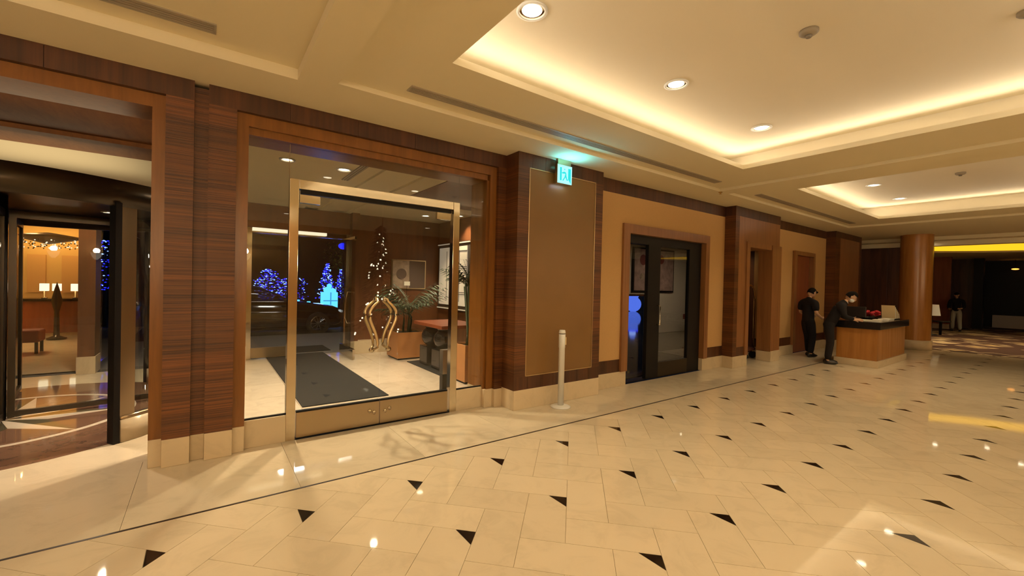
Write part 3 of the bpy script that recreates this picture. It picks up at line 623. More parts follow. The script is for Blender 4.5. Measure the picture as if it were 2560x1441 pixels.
for a0, a1, nmx in ((-54, 54, 'drum_glass'), (126, 234, 'drum_glass')):
    MB().arc(RC, RR-.006, RR+.006, a0+6, a1-10, .22, 2.06, 20).build(nmx, 'clear_glass', rv, True)
    MB().arc(RC, RR-.05, RR+.05, a0+2, a1-2, 0, .19, 20).build('drum_upstand', 'skirting_marble', rv, True); MB().arc(RC, RR-.03, RR+.03, a0+2, a1-2, .19, .22, 20).build('drum_rail', 'bronze_brushed', rv, True)
    for aa, w_ in ((a0, 1.6), (a1-1.6, 1.6)): MB().arc(RC, RR-.04, RR+.04, aa, aa+w_, 0, 2.06, 3).build('drum_post', 'black_metal', rv)
    MB().arc(RC, RR-.02, RR+.02, a0+1.6, a0+6, .0, 2.06, 4).build('drum_cover', 'bronze_brushed', rv); MB().arc(RC, RR-.02, RR+.02, a1-10, a1-1.6, .0, 2.06, 4).build('drum_cover', 'bronze_brushed', rv)
MB().cyl((RC[0],RC[1],0), .035, 2.2, 16).build('centre_shaft', 'dark_bronze', rv, True)
for k in range(4):
    a = math.radians(9+90*k); dx, dy = math.cos(a), math.sin(a); nx, ny = -dy, dx
    def slab(r0, r1, t, z0, z1): return MB().prism([(RC[0]+dx*r0+nx*-t, RC[1]+dy*r0+ny*-t), (RC[0]+dx*r1-nx*t, RC[1]+dy*r1-ny*t), (RC[0]+dx*r1+nx*t, RC[1]+dy*r1+ny*t), (RC[0]+dx*r0+nx*t, RC[1]+dy*r0+ny*t)], z0, z1)
    w = slab(.09, 1.41, .006, .08, 2.0).build('wing', 'clear_glass', rv)
    slab(1.41, 1.50, .02, .02, 2.05).build('wing_stile', 'dark_bronze', w); slab(.04, .09, .02, .02, 2.05).build('wing_stile', 'dark_bronze', w)
    slab(.09, 1.41, .022, .03, .08).build('bottom_rail', 'dark_bronze', w); slab(.09, 1.41, .022, 1.98, 2.05).build('top_rail', 'dark_bronze', w)

add_light('AREA', 'canopy_fill_light', (-1.5, 6.6, 2.24), 12, (1,.78,.48), size=1.6, size_y=1.6, aim=(0,0,1))  # unseen lamp added to brighten the ceiling above the drum
for x, y in ((-1.1,5.5),(-.95,6.9)): downlight(x, y, 2.19, 'small unseen downlight added under the revolving door canopy to light the star floor', 'added revolving door fill lights', .05, 110, (1,.8,.6), 2.5)  # added lamps, brighten the floor disc inside the drum
downlight(-1.3, 7.9, VZ, 'unseen vestibule downlight added for fill behind the revolving door', 'vestibule downlights', .06, 90, (1,.75,.45), 2.4)  # added lamp, fills the dark zone past the drum
# ================================================================== SALON beyond the revolving door
sl = thing('wall_6', (-2.4,9,0), 'warmly lit salon walls beyond the revolving door', 'wall', kind='structure')
bx('salon_wall', -5.6, -2.3, 15.6, 15.7, 0, 3.0, 'curtain_gold', sl); MB().prism([(-1.47,8.85),(-1.40,8.85),(-2.45,15.65),(-2.55,15.65)], 0, 3.0).build('salon_side', 'wood_amber', sl); bx('salon_side', -5.7, -5.6, 8.85, 15.7, 0, 3.0, 'curtain_gold', sl)
for x in (-3.45, -2.85): bx('lit_niche', x-.16, x+.16, 15.55, 15.62, .95, 1.9, 'wall_fabric_tan', sl)
sf = bx('floor_3', -5.6, -1.4, 8.86, 15.6, -.02, -.002, 'border_marble'); tag(sf, 'glossy beige salon floor', 'floor', kind='structure')
sc_ = thing('ceiling_3', (-3,12,2.6), 'vaulted salon ceiling', 'ceiling', kind='structure')
b = MB(); n = 14
pr = [(-5.6+4.1*i/n, 2.45+.42*math.sin(math.pi*i/n)) for i in range(n+1)]
b.add([(x,8.86,z) for x,z in pr]+[(x,15.6,z) for x,z in pr], [(i, i+1, n+2+i, n+1+i) for i in range(n)]); b.build('vault', CM, sc_, True)
add_light('AREA', 'salon_ceiling_lamp', (-3.2, 12.5, 2.7), 105, (1,.62,.26), size=.4, size_y=.6)
add_light('AREA', 'salon_wall_washer', (-3.1, 15.0, 2.5), 18, (1,.6,.2), size=1.6, size_y=.3, aim=(0,.8,-1))
ch = thing('chandelier', (-2.75,13,2.0), 'crystal chandelier in the salon beyond the revolving door', 'chandelier')
MB().lathe([(.02,2.05),(.5,2.18),(.52,2.22),(.02,2.3)], (-2.72,13,0), 20).build('canopy_plate', 'dark_bronze', ch, True)
rnd = random.Random(2); b = MB(); b2 = MB()
for i in range(120):
    a = rnd.uniform(0,6.28); rr = .5*math.sqrt(rnd.random()); z = 2.18-rnd.uniform(0,.22)
    (b if i % 2 else b2).sphere((-2.72+rr*math.cos(a), 13+rr*math.sin(a), z), .014, 6)
tag(b.build('crystal_drops', 'crystal_lit', ch), kind='stuff'); tag(b2.build('dark_drops', 'black_metal', ch), kind='stuff')
ct = thing('reception_counter', (-2.8,14,0), 'reddish brown reception counter in the salon', 'counter')
bx('counter_body', -3.45, -2.42, 13.9, 14.4, .08, .80, 'wood_red', ct); bevel(bx('counter_top', -3.5, -2.4, 13.85, 14.45, .80, .86, 'black_granite', ct), .004); bx('plinth', -3.4, -2.42, 13.93, 14.4, 0, .08, 'skirting_marble', ct)
for i, x in enumerate((-3.0, -2.8, -2.5)):
    t = thing('table_lamp', (x,14.1,.86), ['square white lamp at the counter end by the dark wood', 'middle white lamp on the salon counter', 'white lamp at the counter end near the pier'][i], 'lamp', 'lamps on the salon counter')
    MB().lathe([(.001,.86),(.05,.86),(.05,.88),(.012,.89),(.012,1.05),(.001,1.05)], (x,14.1,0), 12).build('base', 'brass', t, True); bx('shade', x-.065, x+.065, 14.035, 14.165, 1.03, 1.2, 'lamp_shade_lit', t)
t = thing('potted_tree', (-2.62,13.4,0), 'dark slim plinth ornament in front of the salon counter', 'ornament')
MB().lathe([(.001,0),(.16,0),(.16,.04),(.05,.08),(.04,.6),(.09,.85),(.04,1.1),(.001,1.25)], (-2.62,13.2,0), 16).build('body', 'black_granite', t, True)
t = thing('armchair', (-2.45,11.2,0), 'dark red salon armchair beside the pier', 'chair')
bevel(bx('seat', -2.75, -2.4, 11.0, 11.4, .2, .42, 'upholstery_red', t), .03); bevel(bx('backrest', -2.82, -2.74, 11.0, 11.4, .2, .8, 'upholstery_red', t), .03)
for x in (-2.72, -2.44):
    for y in (11.05, 11.35): bx('leg', x-.02, x+.02, y-.02, y+.02, 0, .2, 'black_metal', t)

# ================================================================== SLIDING DOOR AND THE ROOM BEHIND
d2 = thing('door_2', (6.0,4.08,0), 'black framed sliding glass door in the tan bay', 'door', kind='structure')
def D2(n_, x0, x1, y0, y1, z0, z1, mt, p=None): return bx(n_, x0, x1, y0, y1, z0, z1, mt, p or d2)
D2('head_frame', 4.99, 7.04, 4.06, 4.2, 2.10, 2.225, 'black_metal'); D2('door_track', 4.99, 7.04, 4.06, 4.2, 0, .012, 'black_metal')
l1 = D2('sliding_leaf', 5.02, 5.60, 4.135, 4.145, .03, 2.10, 'smoked_glass'); D2('leaf_stile', 4.99, 5.03, 4.12, 4.16, .012, 2.10, 'black_metal', l1)
l2 = D2('sliding_leaf', 5.86, 6.68, 4.085, 4.095, .24, 2.10, 'smoked_glass'); D2('leaf_stile', 5.55, 5.86, 4.06, 4.12, .012, 2.10, 'black_metal', l2); D2('leaf_stile', 6.68, 7.04, 4.06, 4.12, .012, 2.10, 'black_metal', l2); D2('bottom_rail', 5.86, 6.68, 4.06, 4.12, .012, .24, 'dark_bronze', l2)
MB().tube([(5.80,4.06,1.15),(5.80,4.0,1.15),(5.80,4.0,.85),(5.80,4.06,.85)], .01, 8).build('pull_bar', 'steel_mirror', l2, True)
rm = thing('wall_7', (8,8,0), 'cream walls of the dim lounge behind the sliding door', 'wall', kind='structure')
bx('room_wall', 10.9, 16, 8.0, 8.1, 0, 2.7, 'wall_cream_dim', rm); bx('room_wall', 4.4, 10.9, 8.0, 8.1, 1.22, 2.7, 'wall_cream_dim', rm); bx('room_side', 15.9, 16, 4.4, 8.0, 0, 2.7, 'wall_cream_dim', rm); bx('room_side', 4.36, 4.42, 4.35, 8.0, 0, 2.7, 'wall_cream_dim', rm); bx('room_front', 10.2, 16, 4.32, 4.4, 0, 2.7, 'wall_cream_dim', rm)
bx('window_ledge', 4.4, 10.9, 7.98, 8.12, 1.16, 1.22, 'wood_dark', rm)
tag(bx('floor_2', 4.36, 30, 4.31, 22, -.05, -.006, 'floor_black_gloss'), 'glossy dark floor of the side lounge and terrace', 'floor', kind='structure'); tag(bx('ceiling_4', 4.36, 16, 4.35, 8.1, 2.7, 2.75, 'wall_cream_dim'), 'dim ceiling of the side lounge', 'ceiling', kind='structure')
add_light('AREA', 'side_lounge_lamp', (11.0, 6.2, 2.6), 42, (1,.8,.55), size=.8)
p_ = thing('framed_painting', (11.2,7.98,1.5), 'large pinkish abstract painting behind the sliding door', 'painting')
bx('frame', 10.15, 12.2, 7.95, 8.0, 1.28, 2.62, 'black_metal', p_); bx('canvas', 10.2, 12.15, 7.94, 7.955, 1.33, 2.57, 'canvas_pink', p_)
for i, (x, z, rr) in enumerate(((10.55,1.75,.10),(10.6,2.25,.16),(11.2,1.9,.12),(11.5,2.3,.14),(10.9,1.5,.07))):
    MB().lathe([(.001,0),(rr,0),(rr,-.004),(.001,-.004)], (x,7.94,z), 18, 'y').build('paint_dab', 'upholstery_red' if i % 2 else 'art_canvas', p_)
t = thing('lounge_table', (12.6,7.3,0), 'low table with red runner in the dim side lounge', 'table')
bx('table_top', 12.3, 13.6, 7.0, 7.6, .55, .6, 'art_dark', t); bx('runner', 12.25, 13.0, 6.98, 7.62, .45, .61, 'upholstery_red', t)
for x in (12.35, 13.5):
    for y in (7.05, 7.5): bx('leg', x, x+.05, y, y+.05, 0, .55, 'alloy', t)
for i, (x, y) in enumerate(((12.1,6.7),(12.9,6.5))):
    c = thing('lounge_stool', (x,y,0), ['pale legged stool at the near end of the lounge table', 'pale legged stool beside the far end of the lounge table'][i], 'stool')
    bevel(bx('seat', x-.2, x+.2, y-.2, y+.2, .36, .46, 'upholstery_red', c), .02)
    for dx in (-.16, .13):
        for dy in (-.16, .13): bx('leg', x+dx, x+dx+.035, y+dy, y+dy+.035, 0, .36, 'mask_white', c)
for i, (x, y, s_) in enumerate(((20.0, 15.6, 1.0), (19.0, 15.6, .76))):
    c = thing('light_snowman', (x,y,0), ['taller glowing blue snowman figure seen through the sliding door', 'shorter glowing blue snowman figure seen through the sliding door'][i], 'light figure', 'glowing snowmen')
    MB().sphere((x,y,.42*s_), .45*s_, 20).build('body', 'snowman_blue', c, True); MB().sphere((x,y,.92*s_), .30*s_, 18).build('chest', 'snowman_blue', c, True)
    MB().sphere((x,y,1.25*s_), .19*s_, 16).build('head', 'snowman_pale', c, True); MB().lathe([(.001,1.36),(.24,1.36),(.24,1.39),(.14,1.40),(.13,1.56),(.001,1.56)], (x,y,0), 16).build('hat', 'snowman_blue', c, True) if i == 0 else None
    MB().arc((x,y), .22*s_, .31*s_, 0, 360, 1.06*s_, 1.12*s_, 20).build('scarf', 'led_blue', c, True)

# ================================================================== OUTSIDE
tag(bx('pavement', -8, 9, 8.86, 12.15, -.06, -.004, 'pavement_stone'), 'grey stone pavement outside the vestibule', 'pavement', kind='structure')
tag(bx('road', -14, 26, 12.15, 40, -.2, -.05, 'asphalt'), 'dark driveway with the parked car', 'road', kind='structure')
tag(bx('wall_8', -12, 22, 26, 26.3, 0, 7, 'asphalt'), 'dark building front across the driveway', 'wall', kind='structure')
ca = thing('ceiling_5', (1,10.5,2.9), 'dark canopy over the drop-off', 'ceiling', kind='structure'); bx('canopy_slab', -6, 7, 8.9, 15, 2.9, 3.0, 'wood_dark', ca)
add_light('AREA', 'dropoff_canopy_lamp', (1.6, 10.6, 2.85), 22, (.9,.85,.8), size=.5, size_y=.5)
# car: loft of cross-sections along its length, front towards +x
car = thing('car', (1.0,13.3,-.05), 'black saloon car parked outside the glass doors', 'car')
CX, CY, CZ = 3.22, 13.15, -.05
def loft(stations, name, mat, parent, close=True):
    b = MB(); m = len(stations[0])
    vs = [p for st in stations for p in st]
    fs = [(i*m+j, i*m+(j+1)%m, (i+1)*m+(j+1)%m, (i+1)*m+j) for i in range(len(stations)-1) for j in range(m)]
    fs += [tuple(range(m-1,-1,-1)), tuple((len(stations)-1)*m+j for j in range(m))]
    b.add(vs, fs); return b.build(name, mat, parent, True)
def sect(x, hw, z0, z1, ins=.06):
    return [(CX+x, CY-hw+ins*.6, CZ+z0), (CX+x, CY-hw, CZ+z0+.12), (CX+x, CY-hw, CZ+(z0+z1)/2), (CX+x, CY-hw+ins*.5, CZ+z1-.10), (CX+x, CY-hw+ins*2.2, CZ+z1-.01), (CX+x, CY, CZ+z1+.025),
            (CX+x, CY+hw-ins*2.2, CZ+z1-.01), (CX+x, CY+hw-ins*.5, CZ+z1-.10), (CX+x, CY+hw, CZ+(z0+z1)/2), (CX+x, CY+hw, CZ+z0+.12), (CX+x, CY+hw-ins*.6, CZ+z0)]
bd = loft([sect(0,.55,.22,.56), sect(-.06,.68,.17,.64), sect(-.25,.78,.15,.72), sect(-.6,.82,.15,.77), sect(-1.1,.83,.15,.83), sect(-1.45,.83,.15,.87), sect(-2.2,.835,.15,.88), sect(-3.2,.83,.15,.89), sect(-3.8,.81,.17,.90), sect(-4.25,.74,.22,.84), sect(-4.36,.6,.3,.74)], 'body', 'car_black', car)
def cab(x, hw, z): return [(CX+x, CY-.76, CZ+.86), (CX+x, CY-hw, CZ+z-.03), (CX+x, CY-hw*.7, CZ+z), (CX+x, CY, CZ+z+.015), (CX+x, CY+hw*.7, CZ+z), (CX+x, CY+hw, CZ+z-.03), (CX+x, CY+.76, CZ+.86)]
loft([cab(-1.35,.72,.88), cab(-1.75,.64,1.10), cab(-2.1,.60,1.24), cab(-2.6,.59,1.27), cab(-3.2,.60,1.23), cab(-3.6,.66,1.06), cab(-3.95,.72,.90)], 'cabin', 'car_glass', car)
loft([[(CX+x, CY-hw-.005, CZ+z-.05), (CX+x, CY-hw*.7, CZ+z+.012), (CX+x, CY, CZ+z+.03), (CX+x, CY+hw*.7, CZ+z+.012), (CX+x, CY+hw+.005, CZ+z-.05)] for x, hw, z in ((-1.95,.61,1.19),(-2.1,.60,1.24),(-2.6,.59,1.27),(-3.2,.60,1.23),(-3.4,.62,1.16))], 'roof', 'car_black', car)
MB().tube([(CX-1.4,CY-.755,CZ+.90),(CX-1.75,CY-.655,CZ+1.09),(CX-2.12,CY-.61,CZ+1.22)], .02, 6).build('window_pillar', 'car_black', car); MB().tube([(CX-2.45,CY-.78,CZ+.88),(CX-2.5,CY-.605,CZ+1.23)], .022, 6).build('window_pillar', 'car_black', car)
MB().tube([(CX-1.3,CY-.80,CZ+.885),(CX-3.8,CY-.80,CZ+.895)], .009, 6).build('chrome_strip', 'alloy', car); MB().tube([(CX-1.2,CY-.838,CZ+.62),(CX-3.6,CY-.838,CZ+.62)], .006, 6).build('door_crease', 'car_black', car)
for i, x in enumerate((-.75, -3.45)):
    for sg in (-1, 1):
        c = (CX+x, CY+sg*.80, CZ+.30)
        w = MB().lathe([(.20,-.09),(.27,-.09),(.30,-.06),(.30,.06),(.27,.09),(.20,.09),(.20,-.09)], c, 28, 'y').build('wheel', 'tyre', car, True)
        MB().lathe([(.001,-.04*1),(.05,-.05),(.055,.05),(.001,.05)], c, 14, 'y').build('hub', 'alloy', w, True); MB().lathe([(.185,-.085),(.205,-.085),(.205,.085),(.185,.085),(.185,-.085)], c, 28, 'y').build('rim', 'alloy', w, True)
        for k in range(10):
            a = k*math.pi/5; MB().tube([(c[0]+.05*math.cos(a), c[1]+sg*.07, c[2]+.05*math.sin(a)), (c[0]+.19*math.cos(a), c[1]+sg*.075, c[2]+.19*math.sin(a))], .014, 5).build('spoke', 'alloy', w)
for sg in (-1, 1):
    MB().sphere((CX-.20, CY+sg*.62, CZ+.60), .1, 12, (1.5,.9,.55)).build('headlamp', 'headlamp_glass', car, True)
    MB().sphere((CX-1.55, CY+sg*.90, CZ+.93), .08, 10, (.8,1,.7)).build('mirror', 'car_black', car, True)
bx('grille', CX-.02, CX+.012, CY-.4, CY+.4, CZ+.34, CZ+.5, 'alloy', car)
for k in range(5): bx('grille_bar', CX+.012, CX+.018, CY-.38, CY+.38, CZ+.355+k*.03, CZ+.365+k*.03, 'black_metal', car)
MB().tube([(CX-1.0,CY-.845,CZ+.74),(CX-1.0,CY-.86,CZ+.74)], .01, 5).build('side_marker', 'alloy', car)
# illuminated garden: trees wound with blue lights
rnd = random.Random(11)
def led_tree(x, y, z0, z1, r, label, n=170, cone=True, mt=('led_blue','led_blue','led_white_blue')):
    t = thing('lit_tree', (x,y,-.05), label, 'tree', 'trees wound with blue lights')
    MB().tube([(x,y,-.05),(x+.03,y,z1*.9)], [.06,.02], 7).build('trunk', 'soil', t, True)
    for k in range(14):
        a = rnd.uniform(0,6.28); z = z0+(z1-z0)*rnd.random(); rr = r*((1-(z-z0)/(z1-z0))*.8+.2 if cone else 1); MB().tube([(x,y,z*.85),(x+rr*math.cos(a),y+rr*math.sin(a),z)], [.015,.004], 5).build('branch', 'soil', t)
    for j, m_ in enumerate(mt):
        b = MB()
        for k in range(n//len(mt)):
            a = rnd.uniform(0,6.28); f = rnd.random(); z = z0+(z1-z0)*f; rr = (r*((1-f)*.85+.15) if cone else r*math.sqrt(max(0,1-(2*f-1)**2)))*math.sqrt(rnd.random())
            b.sphere((x+rr*math.cos(a), y+rr*math.sin(a), z), rnd.uniform(.012,.026), 5, (1.6,1,.7))
        tag(b.build('string_lights', m_, t), kind='stuff')
led_tree(3.75, 17.3, .7, 2.05, .42, 'blue lit tree rising behind the cyan gift box', 240)
led_tree(4.35, 17.6, .7, 1.85, .38, 'blue lit tree beyond the car bonnet', 170)
led_tree(1.75, 17.0, .65, 1.75, .45, 'round blue lit bush above the car roof', 260, False)
led_tree(2.35, 17.5, .6, 1.45, .3, 'blue lit bush hidden in part by the steel post', 120, False)
led_tree(3.0, 18.2, .6, 1.5, .35, 'sparse blue lit bush between the post and the gift box', 50, False)
led_tree(-2.35, 16.5, 1.0, 2.4, .5, 'blue lit tree seen through the revolving door', 140, False)
t = thing('light_gift_box', (3.62,16.2,-.05), 'glowing cyan gift box with a bow behind the car', 'light figure')
bx('box', 3.37, 3.85, 16.0, 16.5, .4, .98, 'led_cyan', t); bx('pedestal', 3.45, 3.78, 16.1, 16.4, -.05, .4, 'black_metal', t)
MB().sphere((3.55,16.2,1.06), .13, 12, (1.2,.6,.9)).build('bow_loop', 'led_cyan', t, True); MB().sphere((3.70,16.2,1.03), .12, 12, (1.2,.6,.8)).build('bow_loop', 'led_cyan', t, True); MB().sphere((3.6,16.2,1.2), .09, 12).build('bow_knot', 'led_cyan', t, True)
for a in ((3.365,3.855,15.99,16.0,.66,.70),(3.59,3.63,15.99,16.0,.4,.98)): bx('ribbon', *a, 'led_cyan_soft', t)
for i, (x, s_) in enumerate(((2.5,.19),(2.89,.14),(3.19,.085))):
    t = thing('light_mound', (x,16.0,-.05), ['glowing cyan coil beside the steel post', 'glowing cyan coil in the middle over the car bonnet', 'small glowing cyan coil next to the gift box'][i], 'light figure', 'glowing cyan coils')
    bx('stand', x-.1, x+.1, 15.95, 16.05, -.05, .45, 'black_metal', t)
    for k in range(4): MB().tube([(x+(s_-.035*k)*math.cos(q*math.pi/8), 16.0+(s_-.035*k)*.7*math.sin(q*math.pi/8), .48+.075*k*s_/.2) for q in range(16)], .030, 6, True).build('light_coil', 'led_cyan' if k % 2 else 'led_cyan_soft', t, True)
gt = thing('street_tree', (5.0,19,-.05), 'dim green lit tree at the edge of the driveway', 'tree')
MB().tube([(5.0,19,-.05),(5.02,19,2.4)], [.09,.05], 8).build('trunk', 'soil', gt, True)
b = MB()
for k in range(420):
    a = rnd.uniform(0,6.28); rr = 1.0*math.sqrt(rnd.random()); z = 2.2+rnd.uniform(-.35,.8); c = Vector((5.0+rr*math.cos(a), 19+rr*math.sin(a), z)); d = Vector((rnd.uniform(-1,1),rnd.uniform(-1,1),rnd.uniform(-1,1))).normalized()*.08; e_ = Vector((rnd.uniform(-1,1),rnd.uniform(-1,1),rnd.uniform(-1,1))).normalized()*.04
    b.add([c-d, c+e_, c+d, c-e_], [(0,1,2,3)])
tag(b.build('foliage', 'leaf_green', gt), kind='stuff')
sp = thing('garden_floodlight', (4.65,17.6,0), 'green floodlight on a pole under the street tree', 'lamp'); MB().cyl((4.65,17.6,-.05), .02, 2.0, 8).build('pole', 'black_metal', sp); MB().sphere((4.65,17.6,2.02), .10, 12, (1.2,1,.7)).build('lamp_head', 'led_green', sp, True)
sp = thing('blue_floodlight', (4.15,16.4,2.5), 'bright blue spotlight high above the lit trees', 'lamp'); MB().cyl((4.15,16.6,-.05), .02, 2.75, 8).build('pole', 'black_metal', sp); MB().sphere((4.15,16.55,2.72), .07, 12, (1.6,1,1)).build('lamp_head', 'led_white_blue', sp, True); MB().sphere((4.15,16.57,2.70), .12, 12, (1.5,.8,1)).build('lamp_hood', 'led_blue', sp, True)
add_light('POINT', 'tree_green_light', (4.9, 18.2, 1.9), 18, (.3,1,.6), radius=.1); add_light('POINT', 'garden_blue_light', (3.2, 15.6, 1.0), 25, (.1,.25,1), radius=.2)

# ================================================================== EXIT SIGN
ex = thing('exit_sign', (3.46,3.77,2.78), 'glowing green running-man exit sign hanging over the bronze panel', 'sign')
bevel(bx('housing', 3.345, 3.585, 3.755, 3.80, 2.655, 2.885, 'bronze_brushed', ex), .004); bx('ceiling_mount', 3.36, 3.57, 3.76, 3.80, 2.885, 2.95, 'bronze_brushed', ex)
fp = bx('sign_face', 3.352, 3.578, 3.748, 3.755, 2.662, 2.878, 'exit_white', ex)
b = MB(); yy = (3.745, 3.748)
def pr_(pts): b.prism_y([(3.465+x*.113, 2.77+z*.108) for x, z in pts], *yy)
pr_([(-.72,-.72),(-.5,-.72),(-.5,.72),(-.72,.72)]); pr_([(.45,.72),(.45,-.45),(.82,-.9),(.82,.72)])
pr_([(-.12,.5),(-.02,.5),(-.02,.62),(-.12,.62)]); pr_([(-.45,.18),(-.42,.06),(.05,.1),(.2,-.2),(.12,.22),(-.1,.3)]); pr_([(.05,.1),(.16,0),(.05,-.3),(-.25,-.72),(-.36,-.68),(-.08,-.3)]); pr_([(.05,-.1),(.2,-.2),(.3,-.5),(.42,-.5),(.44,-.6),(.24,-.62),(.08,-.3)])
b.build('running_figure', 'exit_green', ex)
add_light('AREA', 'exit_sign_glow', (3.465,3.745,2.80), 6, (.12,.8,1), ex, size=.2, size_y=.2, aim=(0,-.6,.55))
add_light('AREA', 'exit_sign_down_glow', (3.465,3.79,2.65), .2, (.45,.7,1), ex, size=.2, size_y=.04, aim=(0,.5,-1))

# ================================================================== STANCHION POST
st = thing('stanchion_post', (3.42,3.68,0), 'white barrier post with round foot before the bronze panel', 'post')
MB().lathe([(.001,0),(.118,0),(.118,.008),(.10,.016),(.05,.024),(.001,.026)], (3.42,3.68,0), 36).build('foot', 'white_plastic', st, True)
MB().lathe([(.001,.02),(.036,.02),(.036,.70),(.039,.705),(.039,.865),(.001,.865)], (3.42,3.68,0), 24).build('tube', 'white_plastic', st, True)
MB().lathe([(.001,.865),(.037,.865),(.037,.873),(.001,.873)], (3.42,3.68,0), 24).build('gap_ring', 'black_metal', st, True); MB().lathe([(.001,.873),(.040,.873),(.040,.888),(.034,.912),(.001,.914)], (3.42,3.68,0), 24).build('cap', 'white_plastic', st, True)
bx('belt_clip', 3.44, 3.452, 3.640, 3.65, .74, .83, 'paper_cream', st)

# ================================================================== CONCIERGE DESK
dk = thing('concierge_desk', (11.3,2.7,0), 'amber wood concierge desk with black top and marble plinth', 'desk')
bevel(bx('plinth', 10.28, 12.34, 2.35, 3.05, 0, .13, 'skirting_marble', dk), .004)
bx('front_panel', 10.31, 12.3, 2.38, 2.42, .13, .73, 'wood_amber', dk); bx('end_panel', 10.31, 10.35, 2.42, 3.02, .13, .73, 'wood_amber', dk); bx('end_panel', 12.26, 12.3, 2.42, 3.02, .13, .73, 'wood_amber', dk); bx('back_panel', 10.35, 12.26, 2.98, 3.02, .13, .73, 'wood_dark', dk)
bevel(bx('counter_top', 10.27, 12.36, 2.33, 3.08, .73, .87, 'black_granite', dk), .006)
DT = .87
def paper(x0,x1,y0,y1,h,lab,mt='paper_white',n=3):
    t = thing('paper_stack', ((x0+x1)/2,(y0+y1)/2,DT), lab, 'papers')
    for k in range(n): bx('sheet', x0+.004*k, x1+.003*k, y0-.003*k, y1-.004*k, DT+h*k/n, DT+h*(k+1)/n-.0006, mt, t)
paper(10.55,10.8,2.5,2.75,.02,'wide white paper pad at the end of the desk'); paper(10.5,10.68,2.4,2.52,.045,'small white card stack near the desk corner'); paper(11.2,11.6,2.42,2.6,.035,'white booklet pile below the leaflets','paper_white',4)
t = thing('desk_monitor', (10.9,2.9,DT), 'black monitor seen from behind on the desk', 'monitor'); bevel(bx('screen_back', 10.85, 10.89, 2.7, 3.05, DT+.05, DT+.27, 'black_plastic', t), .01); bx('stand', 10.86, 10.90, 2.85, 2.9, DT, DT+.06, 'black_plastic', t); bx('foot', 10.80, 10.95, 2.80, 2.95, DT, DT+.01, 'black_plastic', t)
t = thing('red_flower_bowl', (11.2,2.8,DT), 'bowl of red flowers in the middle of the desk', 'flowers'); MB().lathe([(.001,DT),(.07,DT),(.13,DT+.06),(.12,DT+.065),(.001,DT+.03)], (11.25,2.78,0), 18).build('bowl', 'black_plastic', t, True)
for k in range(26):
    a = rnd.uniform(0,6.28); rr = .19*math.sqrt(rnd.random()); MB().sphere((11.25+rr*math.cos(a), 2.78+rr*math.sin(a), DT+.13+rnd.uniform(-.05,.05)), .045, 7, (1,1,.6)).build('bloom', 'flower_red', t, True)
for k in range(8):
    a = k*.78; MB().add([(11.25,2.78,DT+.07),(11.25+.2*math.cos(a-.1),2.78+.2*math.sin(a-.1),DT+.1),(11.25+.26*math.cos(a),2.78+.26*math.sin(a),DT+.07),(11.25+.2*math.cos(a+.1),2.78+.2*math.sin(a+.1),DT+.1)], [(0,1,2,3)]).build('leaf', 'leaf_green', t)
t = thing('leaflet_rack', (11.9,2.6,DT), 'rack of cream and white leaflets fanned at the desk end', 'leaflets'); bx('rack', 11.75, 12.2, 2.45, 2.75, DT, DT+.02, 'black_plastic', t)
for k in range(6):
    x = 11.78+.07*k; z = DT+.30-.035*k; MB().add([(x,2.44,DT+.02),(x,2.66,DT+.02),(x-.06,2.66,z),(x-.06,2.44,z),(x+.01,2.44,DT+.02),(x+.01,2.66,DT+.02),(x-.05,2.66,z),(x-.05,2.44,z)], [(0,1,2,3),(7,6,5,4),(0,4,5,1),(3,2,6,7),(0,3,7,4),(1,5,6,2)]).build('leaflet', 'paper_cream' if k % 2 == 0 else 'paper_white', t)

# ================================================================== COLUMN AND FAR LOUNGE
cl = thing('column', (14.95,2.72,0), 'round amber wood column with marble foot at the lounge', 'column', kind='structure')
MB().lathe([(.32,.24),(.32,H)], (14.95,2.72,0), 40).build('shaft', 'wood_amber', cl, True); MB().lathe([(.001,0),(.35,0),(.35,.225),(.335,.24),(.001,.24)], (14.95,2.72,0), 40).build('marble_foot', 'skirting_marble', cl, True)
lg = bx('floor_4', 15.2, 29, -6, 4.3, -.03, .004, 'carpet_pattern'); tag(lg, 'patterned dark and gold lounge carpet beyond the column', 'carpet', kind='structure')
lw = thing('wall_9', (25,3,0), 'dark walls of the far lounge', 'wall', kind='structure')
bx('red_panel', 24.6, 24.75, 3.42, 4.3, .2, H, 'wood_red', lw); bx('skirting', 24.55, 24.6, 3.42, 4.3, 0, .2, 'pale_marble', lw); bx('side_wall', 16.25, 24.6, 4.2, 4.3, 0, H, 'wood_red', lw); bx('brown_panel', 26.4, 26.5, 2.9, 4.3, 0, H, 'wood_dark', lw); bx('black_opening', 28.4, 28.5, -6, 2.95, 0, H, 'black_metal', lw)
bx('dark_pier', 26.0, 26.4, 2.68, 2.95, 0, H, 'black_metal', lw); bx('south_wall', 13.0, 29, -6.1, -6, 0, 3.4, 'wood_dark', lw); bx('back_seat_wall', 28.2, 28.4, -6, 2.6, 0, .55, 'wall_cream_dim', lw)
lc = thing('ceiling_6', (19.3,-.8,H), 'lounge ceiling with a golden lit oval recess', 'ceiling', kind='structure')
EC = (19.3, -.8); EA, EB = 3.9, 5.45; n = 72
pin = [(EC[0]+EA*math.cos(2*math.pi*i/n), EC[1]+EB*math.sin(2*math.pi*i/n)) for i in range(n)]
pout = []
for i in range(n):
    c, s_ = math.cos(2*math.pi*i/n), math.sin(2*math.pi*i/n); q = max(abs(c)/9.4, abs(s_)/6.4); pout.append((EC[0]+c/q*1 if EC[0]+c/q > 16.3 else 16.3, min(4.9, EC[1]+s_/q)))
